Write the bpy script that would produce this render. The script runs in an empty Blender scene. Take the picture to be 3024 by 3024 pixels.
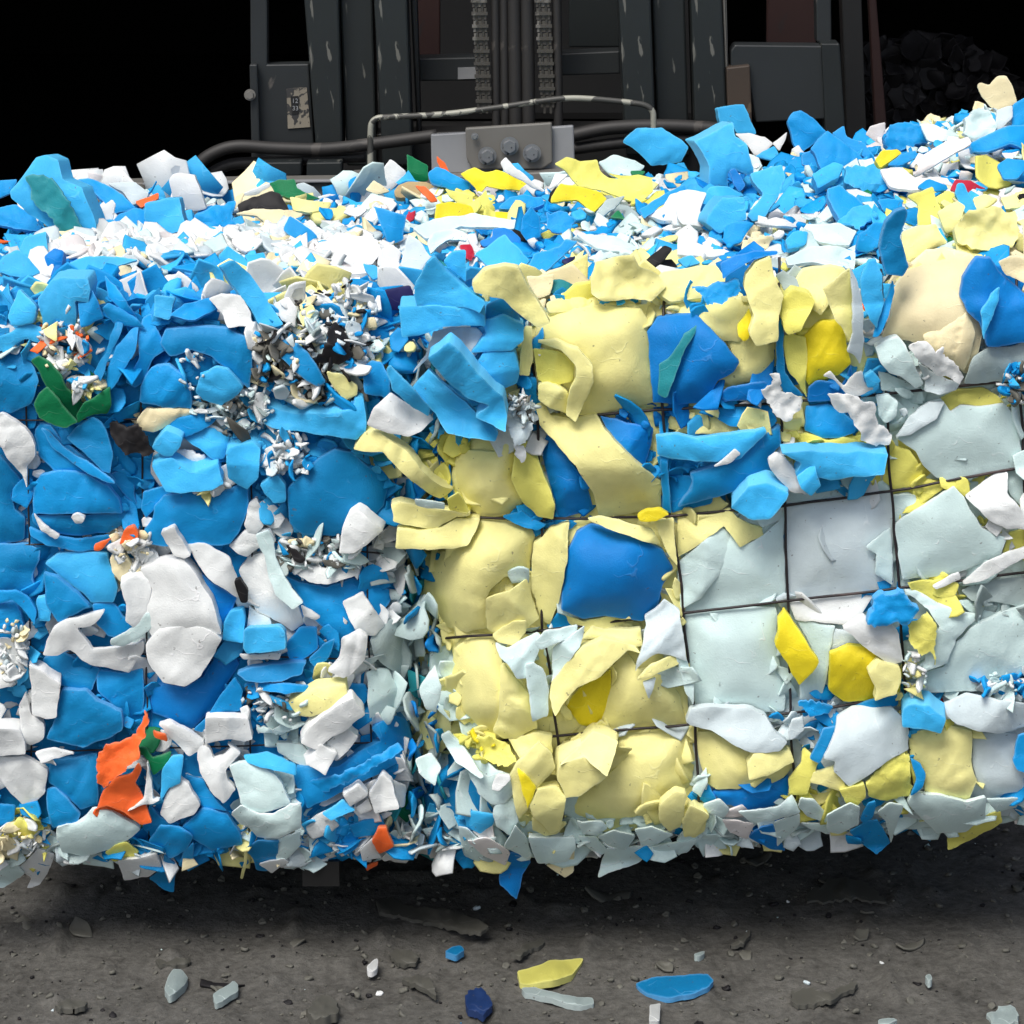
SKY, SUN, EXPO, SSS = 0.12, 2.4, 0.22, 0.12
import bpy, bmesh, math, random
from mathutils import Vector, Matrix, noise
from mathutils.geometry import delaunay_2d_cdt
R = math.radians
scene = bpy.context.scene
col = scene.collection
rnd = random.Random(7)

# ---------------------------------------------------------------- camera
F = 8500.0; PITCH = R(16.1); ZC = 1.878; YC = -4.0
CAM = Vector((0, YC, ZC))
cp, sp = math.cos(PITCH), math.sin(PITCH)
def ray(px, py):                       # photo pixel (3024 grid) -> direction
    x = (px-1512)/F; v = -(py-1512)/F
    return Vector((x, cp + v*sp, -sp + v*cp))
def hit(px, py, p0, n):
    d = ray(px, py); t = (p0-CAM).dot(n)/d.dot(n); return CAM + d*t
cam = bpy.data.cameras.new('camera'); camo = bpy.data.objects.new('camera', cam); col.objects.link(camo)
camo.location = CAM; camo.rotation_euler = (R(90)-PITCH, 0, 0)
cam.sensor_width = 36; cam.sensor_height = 36; cam.lens = 36*F/3024; cam.clip_end = 200
scene.camera = camo
MM = 0.47                              # one photo pixel on the bale face, in mm

# ---------------------------------------------------------------- materials
ALB = dict(B=(.004,.295,.68), b=(.04,.425,.80), D=(.0,.21,.61), U=(.002,.235,.53), W=(.74,.77,.76), M=(.62,.79,.775), L=(.60,.70,.725),
 P=(.76,.72,.70), Y=(.87,.82,.34), y=(.80,.76,.17), S=(.80,.66,.02), C=(.84,.74,.46), O=(.95,.15,.03), G=(.0,.17,.06),
 K=(.012,.011,.012), N=(.012,.012,.08), R=(.45,.012,.04), T=(.46,.34,.17), E=(.015,.23,.27), g=(.40,.49,.48), V=(.12,.118,.10), I=(.012,.045,.17))
NAMES = dict(B='blue',U='shaded_blue',b='light_blue',D='deep_blue',W='white',M='mint',L='lavender_white',P='pinkish_white',Y='pale_yellow',y='lime_yellow',
 S='strong_yellow',C='cream',O='orange',G='green',K='black',N='navy',R='red',T='tan',E='sea_green',g='grey_green',V='dust_grey',I='indigo')
def new_mat(name):
    m = bpy.data.materials.new(name); m.use_nodes = True
    return m, m.node_tree.nodes, m.node_tree.links, m.node_tree.nodes['Principled BSDF']
def foam_mat(k):
    m, N, L, b = new_mat(NAMES[k]+'_foam')
    base = ALB[k]
    tc = N.new('ShaderNodeTexCoord')
    at = N.new('ShaderNodeAttribute'); at.attribute_name = 'tone'
    n1 = N.new('ShaderNodeTexNoise'); n1.inputs['Scale'].default_value = 22; n1.inputs['Detail'].default_value = 5
    L.new(tc.outputs['Object'], n1.inputs['Vector'])
    mr = N.new('ShaderNodeMapRange'); mr.inputs[1].default_value = .3; mr.inputs[2].default_value = .7
    mr.inputs[3].default_value = .90; mr.inputs[4].default_value = 1.06
    L.new(n1.outputs['Fac'], mr.inputs[0])
    mu = N.new('ShaderNodeMath'); mu.operation = 'MULTIPLY'
    L.new(mr.outputs[0], mu.inputs[0]); L.new(at.outputs['Fac'], mu.inputs[1])
    # cut open-cell edges and stress creases are paler than the skin of the foam
    ea = N.new('ShaderNodeAttribute'); ea.attribute_name = 'edge'
    n5 = N.new('ShaderNodeTexNoise'); n5.inputs['Scale'].default_value = 9; n5.inputs['Detail'].default_value = 3; n5.inputs['Distortion'].default_value = .6
    L.new(tc.outputs['Object'], n5.inputs['Vector'])
    sb_ = N.new('ShaderNodeMath'); sb_.operation = 'SUBTRACT'; sb_.inputs[1].default_value = .5; L.new(n5.outputs['Fac'], sb_.inputs[0])
    ab = N.new('ShaderNodeMath'); ab.operation = 'ABSOLUTE'; L.new(sb_.outputs[0], ab.inputs[0])
    ln = N.new('ShaderNodeMapRange'); ln.inputs[1].default_value = .0; ln.inputs[2].default_value = .009; ln.inputs[3].default_value = 1; ln.inputs[4].default_value = 0
    L.new(ab.outputs[0], ln.inputs[0])
    gt = N.new('ShaderNodeMapRange'); gt.inputs[1].default_value = .53; gt.inputs[2].default_value = .60; L.new(n1.outputs['Fac'], gt.inputs[0])
    cre = N.new('ShaderNodeMath'); cre.operation = 'MULTIPLY'; L.new(ln.outputs[0], cre.inputs[0]); L.new(gt.outputs[0], cre.inputs[1])
    cr2 = N.new('ShaderNodeMath'); cr2.operation = 'MULTIPLY'; cr2.inputs[1].default_value = .6 if k in 'MLWgP' else .25; L.new(cre.outputs[0], cr2.inputs[0])
    mxe = N.new('ShaderNodeMath'); mxe.operation = 'MAXIMUM'; L.new(cr2.outputs[0], mxe.inputs[0])
    e3 = N.new('ShaderNodeMath'); e3.operation = 'MULTIPLY'; e3.inputs[1].default_value = .6 if k in 'BbUD' else (.45 if k not in 'KNVI' else .1); L.new(ea.outputs['Fac'], e3.inputs[0]); L.new(e3.outputs[0], mxe.inputs[1])  # blue rims paler still, imitating light through thin edges
    # dirt specks
    n3 = N.new('ShaderNodeTexNoise'); n3.inputs['Scale'].default_value = 130; n3.inputs['Detail'].default_value = 2
    L.new(tc.outputs['Object'], n3.inputs['Vector'])
    sk = N.new('ShaderNodeMapRange'); sk.inputs[1].default_value = .715; sk.inputs[2].default_value = .75
    sk.inputs[3].default_value = 0; sk.inputs[4].default_value = .55
    L.new(n3.outputs['Fac'], sk.inputs[0])
    mx = N.new('ShaderNodeMix'); mx.data_type = 'RGBA'; mx.blend_type = 'MULTIPLY'; mx.inputs[0].default_value = 1
    mx.inputs[6].default_value = (*base, 1); L.new(mu.outputs[0], mx.inputs[7])
    m2 = N.new('ShaderNodeMix'); m2.data_type = 'RGBA'; L.new(sk.outputs[0], m2.inputs[0])
    me_ = N.new('ShaderNodeMix'); me_.data_type = 'RGBA'; L.new(mxe.outputs[0], me_.inputs[0]); L.new(mx.outputs[2], me_.inputs[6])
    lt = [min(.92, c*1.15+.16) for c in base]; me_.inputs[7].default_value = (*lt, 1)
    L.new(me_.outputs[2], m2.inputs[6]); m2.inputs[7].default_value = (.10,.09,.08,1) if k != 'K' else (.05,.05,.05,1)
    L.new(m2.outputs[2], b.inputs['Base Color'])
    b.inputs['Roughness'].default_value = .62
    b.inputs['Specular IOR Level'].default_value = .28
    n2 = N.new('ShaderNodeTexNoise'); n2.inputs['Scale'].default_value = 420; n2.inputs['Detail'].default_value = 3
    L.new(tc.outputs['Object'], n2.inputs['Vector'])
    n4 = N.new('ShaderNodeTexNoise'); n4.inputs['Scale'].default_value = 55; n4.inputs['Detail'].default_value = 3
    L.new(tc.outputs['Object'], n4.inputs['Vector'])
    ad = N.new('ShaderNodeMath'); ad.operation = 'MULTIPLY_ADD'; ad.inputs[1].default_value = 1.2
    L.new(n4.outputs['Fac'], ad.inputs[0]); L.new(n2.outputs['Fac'], ad.inputs[2])
    bp = N.new('ShaderNodeBump'); bp.inputs['Strength'].default_value = .34; bp.inputs['Distance'].default_value = .0016
    ad2 = N.new('ShaderNodeMath'); ad2.operation = 'MULTIPLY_ADD'; ad2.inputs[1].default_value = .9; L.new(cre.outputs[0], ad2.inputs[0]); L.new(ad.outputs[0], ad2.inputs[2])
    L.new(ad2.outputs[0], bp.inputs['Height'])
    if k not in 'KNVI':
        b.inputs['Subsurface Weight'].default_value = SSS; b.inputs['Subsurface Radius'].default_value = (1,1,1); b.inputs['Subsurface Scale'].default_value = .006; L.new(bp.outputs[0], b.inputs['Normal'])
    return m
MAT = {k: foam_mat(k) for k in ALB}
CK = list(ALB)

def metal(name, c, rough=.55, met=.0, wear=(.3,.3,.28), wamt=.0, scale=9, stretch=1.0, bump=.2):
    m, N, L, b = new_mat(name)
    tc = N.new('ShaderNodeTexCoord'); mp = N.new('ShaderNodeMapping'); mp.inputs['Scale'].default_value = (1,1,stretch)
    L.new(tc.outputs['Object'], mp.inputs[0])
    n = N.new('ShaderNodeTexNoise'); n.inputs['Scale'].default_value = scale; n.inputs['Detail'].default_value = 8; n.inputs['Distortion'].default_value = .8
    L.new(mp.outputs[0], n.inputs['Vector'])
    cr = N.new('ShaderNodeMapRange'); cr.inputs[1].default_value = .72-wamt; cr.inputs[2].default_value = .75-wamt
    L.new(n.outputs['Fac'], cr.inputs[0])
    n2 = N.new('ShaderNodeTexNoise'); n2.inputs['Scale'].default_value = 5; n2.inputs['Detail'].default_value = 6
    L.new(tc.outputs['Object'], n2.inputs['Vector'])
    mr = N.new('ShaderNodeMapRange'); mr.inputs[3].default_value = .6; mr.inputs[4].default_value = 1.4; L.new(n2.outputs['Fac'], mr.inputs[0])
    mx = N.new('ShaderNodeMix'); mx.data_type = 'RGBA'; mx.blend_type = 'MULTIPLY'; mx.inputs[0].default_value = 1
    mx.inputs[6].default_value = (*c,1); L.new(mr.outputs[0], mx.inputs[7])
    m2 = N.new('ShaderNodeMix'); m2.data_type = 'RGBA'; L.new(cr.outputs[0], m2.inputs[0]); L.new(mx.outputs[2], m2.inputs[6]); m2.inputs[7].default_value = (*wear,1)
    L.new(m2.outputs[2], b.inputs['Base Color']); b.inputs['Roughness'].default_value = rough; b.inputs['Metallic'].default_value = met
    bp = N.new('ShaderNodeBump'); bp.inputs['Strength'].default_value = bump; bp.inputs['Distance'].default_value = .002
    L.new(n.outputs['Fac'], bp.inputs['Height']); L.new(bp.outputs[0], b.inputs['Normal'])
    return m
def plain(name, c, rough=.8):
    m, N, L, b = new_mat(name); b.inputs['Base Color'].default_value = (*c,1); b.inputs['Roughness'].default_value = rough
    n = N.new('ShaderNodeTexNoise'); n.inputs['Scale'].default_value = 30; n.inputs['Detail'].default_value = 6
    tc = N.new('ShaderNodeTexCoord'); L.new(tc.outputs['Object'], n.inputs['Vector'])
    bp = N.new('ShaderNodeBump'); bp.inputs['Strength'].default_value = .3; bp.inputs['Distance'].default_value = .003
    L.new(n.outputs['Fac'], bp.inputs['Height']); L.new(bp.outputs[0], b.inputs['Normal'])
    return m

# ---------------------------------------------------------------- helpers
def empty(name, loc):
    o = bpy.data.objects.new(name, None); col.objects.link(o); o.location = loc; o.empty_display_size = .1; return o
def tag(o, label=None, cat=None, group=None, kind=None):
    if label: o['label'] = label
    if cat: o['category'] = cat
    if group: o['group'] = group
    if kind: o['kind'] = kind
    return o
def mesh_obj(name, verts, faces, mats, parent=None, midx=None, smooth=None, tone=None, edge=None):
    c = Vector((0,0,0))
    for v in verts: c += v
    c /= len(verts)
    me = bpy.data.meshes.new(name)
    me.from_pydata([tuple(v-c) for v in verts], [], faces)
    for m in mats: me.materials.append(m)
    if midx: me.polygons.foreach_set('material_index', midx)
    if smooth is True: me.polygons.foreach_set('use_smooth', [True]*len(faces))
    elif smooth: me.polygons.foreach_set('use_smooth', smooth)
    if tone is not None:
        a = me.attributes.new('tone', 'FLOAT', 'POINT')
        a.data.foreach_set('value', tone if isinstance(tone, list) else [tone]*len(verts))
    if edge is not None:
        a = me.attributes.new('edge', 'FLOAT', 'POINT'); a.data.foreach_set('value', edge)
    me.update()
    o = bpy.data.objects.new(name, me); col.objects.link(o)
    if parent:
        o.parent = parent; o.location = c - world_loc(parent)
    else: o.location = c
    return o
def world_loc(o):
    l = Vector(o.location)
    while o.parent: o = o.parent; l += Vector(o.location)
    return l
def pip(x, y, poly):
    ins = False; n = len(poly); j = n-1
    for i in range(n):
        xi, yi = poly[i]; xj, yj = poly[j]
        if (yi > y) != (yj > y) and x < (xj-xi)*(y-yi)/(yj-yi)+xi: ins = not ins
        j = i
    return ins
def segd(x, y, ax, ay, bx, by):
    dx, dy = bx-ax, by-ay; L2 = dx*dx+dy*dy
    t = 0 if L2 == 0 else max(0, min(1, ((x-ax)*dx+(y-ay)*dy)/L2))
    return math.hypot(x-ax-t*dx, y-ay-t*dy)
def polyd(x, y, poly, closed=True):
    n = len(poly); return min(segd(x, y, *poly[i], *poly[(i+1) % n]) for i in range(n if closed else n-1))
def area(poly):
    return .5*sum(poly[i][0]*poly[(i+1)%len(poly)][1]-poly[(i+1)%len(poly)][0]*poly[i][1] for i in range(len(poly)))

# ---------------------------------------------------------------- bale surface model (in photo pixels on the face plane)
WR = [[(1960,560+330),(1955,1180),(1975,1500),(2000,1640),(2020,1830),(2050,2120),(2070,2440)],
      [(1560,900),(1585,1230),(1600,1560),(1603,1860),(1627,2000),(1650,2200),(1665,2440)],
      [(2300,760),(2302,1100),(2318,1490),(2328,1800),(2335,2130),(2350,2430)],
      [(2600,760),(2625,1340),(2640,1560),(2657,1745),(2668,1950),(2690,2250),(2700,2420)],
      [(3000,760),(3007,1060),(3024,1380),(3034,1800),(3050,2400)],
      [(1250,1250),(1600,1236),(1745,1226),(1951,1210),(2300,1190),(2640,1160),(2975,1128),(3100,1118)],
      [(1250,1525),(1480,1530),(1760,1532),(2000,1523),(2300,1495),(2630,1451),(3024,1380),(3100,1365)],
      [(1250,1890),(1603,1862),(2016,1811),(2328,1775),(2657,1737),(3024,1690),(3100,1680)],
      [(1300,2215),(1490,2187),(1815,2158),(2027,2140),(2365,2102),(2715,2049),(3024,2000),(3100,1990)]]
WL = [[(75,900),(78,1230),(85,1600),(95,2450)],[(410,850),(425,1500),(433,2100),(440,2500)],[(740,1300),(745,1800),(735,2500)],
      [(1060,1000),(1080,1500),(1100,2400)],
      [(-100,1242),(400,1238),(800,1250),(1180,1262)],[(-100,1610),(430,1606),(800,1600),(1180,1640)],
      [(-100,1925),(430,1930),(800,1940),(1200,1950)],[(-100,2225),(430,2210),(800,2200),(1200,2190)]]
def surf(bale, px, py, cl=9):                # outward offset of the strapped face, metres
    W, A = (WR, .026 if px < 1980 else .026-.013*min(1,(px-1980)/200)) if bale == 'R' else (WL, .012)
    d = 1e9
    for w in W:
        dd = polyd(px, py, w, False)
        if dd < d: d = dd
    q = A*(1-math.exp(-(d/75.0)**2)) - A*.75
    if bale == 'R':
        x0 = 1255 + max(0, py-1900)*.06; yt = 890-(px-1500)*.075; yb = 2520-(px-1500)*.06
        t = min(1.15, cl, max(0, 1-(px-x0)/200)); q -= t*t*.10
    else:
        yt = 880; yb = 2560
        t = min(1.25, cl, max(0, 1-(1215-px)/150)); q -= t*t*.07
    t = max(0, 1-(py-yt)/150); q -= min(t,1.3,cl)**2*.05
    t = max(0, 1-(yb-py)/150); q -= min(t,1.3)**2*.06
    return q + .010*noise.noise(Vector((px/260, py/260, 3 if bale=='R' else 9)))
YF = {'L': 0.0, 'R': -.03}
NRM = Vector((0,-1,0))
ZT0 = ZC - .849
def topz(x, y):                         # height of the heap on the bales
    z = ZT0 + max(0, x+.05)*.075
    z += -.016*(1 if x < -.15 else 0)
    z += .045*math.sin(max(0,min(1,y/1.1))*math.pi)*(1 if x > 0 else .35)*min(1, .3+abs(x))
    z += max(0, x-.45)*.18*min(1, y/.5)
    return z
def heap_base(px, py):
    d = ray(px, py)
    for i in range(0, 260):
        y = -.02 + i*.005
        t = (y-YC)/d.y
        p = CAM + d*t
        if p.z <= topz(p.x, y): return p
    return p

REG = dict(A=(0,0,1100/1932), B=(1000,0,1050/1932), C=(2000,0,1024/1932), D=(0,900,1100/1932), E=(1000,900,1050/1932), F=(2000,900,1024/1932),
           G=(0,1800,1100/1932), H=(1000,1800,1050/1932), I=(2000,1800,1024/1932), Q=(0,0,1), J=(0,2424,1000/1932), K=(1000,2424,1000/1932), L=(2000,2424,1024/1932))
class Piece: pass
def parse(txt, kind):
    out = []
    for ln in txt.strip().split('\n'):
        if ln.startswith('#') or not ln.strip(): continue
        f = ln.split('|'); o = f[0].split()
        p = Piece(); p.kind = kind; p.col = o[1]; p.opt = {}
        for t in o[2:]:
            k = t[0]; v = t[1:]
            p.opt[k] = v if v else True
        ox, oy, s = REG[o[0]]
        p.poly = [(ox+float(a.split(',')[0])*s, oy+float(a.split(',')[1])*s) for a in f[1].split()]
        if area(p.poly) < 0: p.poly.reverse()
        p.label = f[2] if len(f) > 2 else None
        if o[1] == 'B' and kind == 'face' and random.Random(len(out)).random() < (.55 if 'p' in p.opt else .25): p.col = 'U'  # some blue sheets take a darker blue: weaker light put into the colour
        p.c = (sum(a[0] for a in p.poly)/len(p.poly), sum(a[1] for a in p.poly)/len(p.poly))
        p.A = abs(area(p.poly))
        p.bale = 'R' if ('Z' in p.opt or (kind == 'heap' and p.c[0] > 1320)) else 'L'
        p.backing = o[0] == 'Q'
        p.face = (kind == 'face') or 'F' in p.opt
        out.append(p)
    return out

def outline(poly, step, jit, rs, rough):
    # soften corners, then walk the outline with small irregular waves
    P = []
    n = len(poly)
    for i in range(n):
        a = poly[i-1]; b = poly[i]; c = poly[(i+1)%n]
        k = .22
        la = math.hypot(a[0]-b[0],a[1]-b[1]); lc = math.hypot(c[0]-b[0],c[1]-b[1])
        ra = min(k, 3.5/la if la else k); rc = min(k, 3.5/lc if lc else k)
        P.append((b[0]+(a[0]-b[0])*ra, b[1]+(a[1]-b[1])*ra)); P.append((b[0]+(c[0]-b[0])*rc, b[1]+(c[1]-b[1])*rc))
    out = []; m = len(P); sd = rs.uniform(0,1000)
    for i in range(m):
        a = P[i]; b = P[(i+1)%m]; L = math.hypot(b[0]-a[0], b[1]-a[1]); k = max(1, int(L/step))
        for j in range(k):
            t = j/k; x = a[0]+(b[0]-a[0])*t; y = a[1]+(b[1]-a[1])*t
            n1 = noise.noise(Vector((x/34, y/34, sd)))*jit*2.2 + noise.noise(Vector((x/9, y/9, sd+5)))*jit*(2.2 if rough else .8)
            n2 = noise.noise(Vector((x/34, y/34, sd+50)))*jit*2.2 + noise.noise(Vector((x/9, y/9, sd+55)))*jit*(2.2 if rough else .8)
            out.append((x+n1, y+n2))
    return out

def build_piece(p, rs):
    o = p.opt; rough = 'r' in o; pillow = 'p' in o; panel = 'w' in o
    A = p.A; size = math.sqrt(A)
    step = max(7, min(16, size/12)); jit = 1.7 if not rough else 3.6
    ol = outline(p.poly, step, jit, rs, rough)
    # tessellate
    gs = max(8, min(24, size/13))
    xs = [a[0] for a in ol]; ys = [a[1] for a in ol]
    pts = [Vector(a) for a in ol]; nb = len(pts)
    y = min(ys)+gs*.5; row = 0
    rim = 5.0 if A > 6000 else 3.2
    inn = []
    while y < max(ys):
        x = min(xs)+gs*(.5 if row % 2 else 0)
        while x < max(xs):
            jx = x+rs.uniform(-.15,.15)*gs; jy = y+rs.uniform(-.15,.15)*gs
            if pip(jx, jy, ol) and polyd(jx, jy, ol) > gs*.55+2: inn.append(Vector((jx,jy)))
            x += gs
        y += gs*.87; row += 1
    # rim ring just inside the outline gives a rounded cut edge
    ring = []
    for i in range(nb):
        a = ol[i-1]; b = ol[i]; c = ol[(i+1)%nb]
        tx, ty = c[0]-a[0], c[1]-a[1]; L = math.hypot(tx,ty) or 1
        q = (b[0]-ty/L*rim, b[1]+tx/L*rim)
        if pip(q[0], q[1], ol) and polyd(q[0], q[1], ol) > rim*.6: ring.append(Vector(q))
    pts += ring+inn
    edges = [(i,(i+1)%nb) for i in range(nb)]
    res = delaunay_2d_cdt(pts, edges, [list(range(nb))], 1, 1e-4)
    V2, TF = res[0], [list(f) for f in res[2]]
    if not TF: return None
    cx, cy = p.c
    # height model
    th = float(o.get('t', 0)) or (5 if not pillow else 11)
    if p.kind == 'ground': th = float(o.get('t', 10))
    lay = float(o['l']) if 'l' in o else 20
    up = float(o.get('u', rs.uniform(-5,7))) if not (pillow or panel) else float(o.get('u', 0))
    sd = float(o.get('s', rs.uniform(-8,8))) if not (pillow or panel) else float(o.get('s', 0))
    na = float(o.get('n', 1.6 if not rough else 4.5)); seed = rs.uniform(0,999)
    if panel: na = 1.1
    folds = []
    if not pillow and not panel and A > 3000:
        for _ in range(rs.choice([1,1,2]) if A > 9000 else rs.choice([0,1])):
            a = rs.uniform(0, math.pi); folds.append((cx+rs.uniform(-.2,.2)*size, cy+rs.uniform(-.2,.2)*size, math.cos(a), math.sin(a), rs.uniform(-.34,.2)))
    if pillow and A > 22000:
        for _ in range(2):
            a = rs.uniform(0, math.pi); folds.append((cx+rs.uniform(-.3,.3)*size, cy+rs.uniform(-.3,.3)*size, math.cos(a), math.sin(a), rs.uniform(-.16,.10)))
    ba = rs.uniform(0, math.pi); bk = 0 if (pillow or panel) else rs.uniform(-.5,.9)/max(size,40)
    bow = math.cos(ba), math.sin(ba)
    wrk = (rs.uniform(0,math.pi), rs.uniform(.5,1))
    edge_soft = 3.2 if not pillow else max(22, min(75, size*.28))
    edge_h = .7 if not pillow else (min(15, 2+size*.030) if p.col in 'YCSDy' else min(8, 1.5+size*.016))
    if panel: edge_h = .9
    pmm = MM if p.face else (MM*1.12 if p.kind=='heap' else MM*1.0)
    hs = []; ds = []
    for v in V2:
        dx, dy = v.x-cx, v.y-cy
        h = lay if p.face else 0
        h += dy*pmm*math.tan(R(up)) + dx*pmm*math.tan(R(sd))
        for (fx,fy,nx,ny,k) in folds: h += k*abs((v.x-fx)*nx+(v.y-fy)*ny)*pmm
        s = dx*bow[0]+dy*bow[1]; h -= bk*s*s*pmm*.5
        q = Vector((v.x/95, v.y/95, seed)); h += na*2.2*noise.noise(q)
        q = Vector((v.x/28, v.y/28, seed+9)); h += na*.7*noise.noise(q)
        if rough: h += 2.0*noise.noise(Vector((v.x/11, v.y/11, seed)))
        if pillow or (A > 15000 and not panel):    # stretch wrinkles
            wx = (dx*math.cos(wrk[0])+dy*math.sin(wrk[0]))
            wy = (-dx*math.sin(wrk[0])+dy*math.cos(wrk[0]))
            h -= wrk[1]*(4.2 if (pillow and p.col in 'YCy') else 2.6)*max(0, 1-abs(noise.noise(Vector((wx/60, wy/260, seed+20))))*7)
        d = polyd(v.x, v.y, ol); ds.append(d)
        t = min(1, d/edge_soft); h += edge_h*(-(1-t)**2)
        hs.append(h)
    if p.face:
        m = min(hs)
        lim = -22 if pillow else -14
        off = max(0, lim-m) if not panel else 0
        cl = 9 if lay < 40 else .42
        n = NRM; base = Vector((0, YF[p.bale], 0))
        def pos(v, h): return hit(v.x, v.y, base + n*(surf(p.bale, v.x, v.y, cl)+ (h+off)/1000), n)
        back = n
    elif p.kind == 'heap':
        L = R(float(o.get('L', 35))); n = Vector((0, -math.cos(L), math.sin(L)))
        yb = max(p.poly, key=lambda a: a[1])
        bp = heap_base(cx, yb[1]-4)
        off = float(o.get('o', 0))
        def pos(v, h): return hit(v.x, v.y, bp + n*((h+off)/1000), n)
    else:
        n = Vector((0,0,1))
        def pos(v, h): return hit(v.x, v.y, Vector((0,0,.003)) + n*(max(th*.3,th+h)/1000), n)
    front = [pos(v, h) for v, h in zip(V2, hs)]
    ex = o.get('e')
    ev = Vector((0,0,0))
    if ex:
        a, b_ = ex.split(','); ev = Vector((float(a)*MM/1000, 0, -float(b_)*MM/1000))
    up_v = Vector((0,0,1))
    bth = th/1000
    backv = [f - n*bth + ev for f in front]
    nv = len(front)
    verts = front+backv
    faces = []; sm = []
    bnd = {}
    for f in TF:
        a = front[f[0]]; nn = (front[f[1]]-a).cross(front[f[2]]-a)
        if nn.dot(n) < 0: f.reverse()
        for i in range(3):
            e = (f[i], f[(i+1)%3]); bnd[e] = 1
    for f in TF: faces.append(f); sm.append(True)
    for f in TF: faces.append([i+nv for i in reversed(f)]); sm.append(True)
    be = [e for e in bnd if (e[1], e[0]) not in bnd]
    # side walls use own vertices so the cut edge stays crisp
    mp = {}
    def dupv(i):
        if i not in mp: mp[i] = len(verts); verts.append(verts[i].copy())
        return mp[i]
    for a, b_ in be:
        faces.append([dupv(b_), dupv(a), dupv(a+nv), dupv(b_+nv)]); sm.append(True)
    tone = rs.uniform(.90,1.08)
    ew = rs.uniform(.3,1.0)
    edge = [ew*.8 if d_ < .8 else 0 for d_ in ds] + [ew*.5]*nv + [ew]*(len(verts)-2*nv)
    return verts, faces, sm, tone, edge

def piece_name(p):
    if 'p' in p.opt: return 'foam_pad' if p.A > 9000 else 'foam_lump'
    if 'e' in p.opt or float(p.opt.get('t', 0)) >= 24: return 'foam_block'
    if p.A > 11000: return 'foam_sheet'
    return 'foam_scrap'
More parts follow.
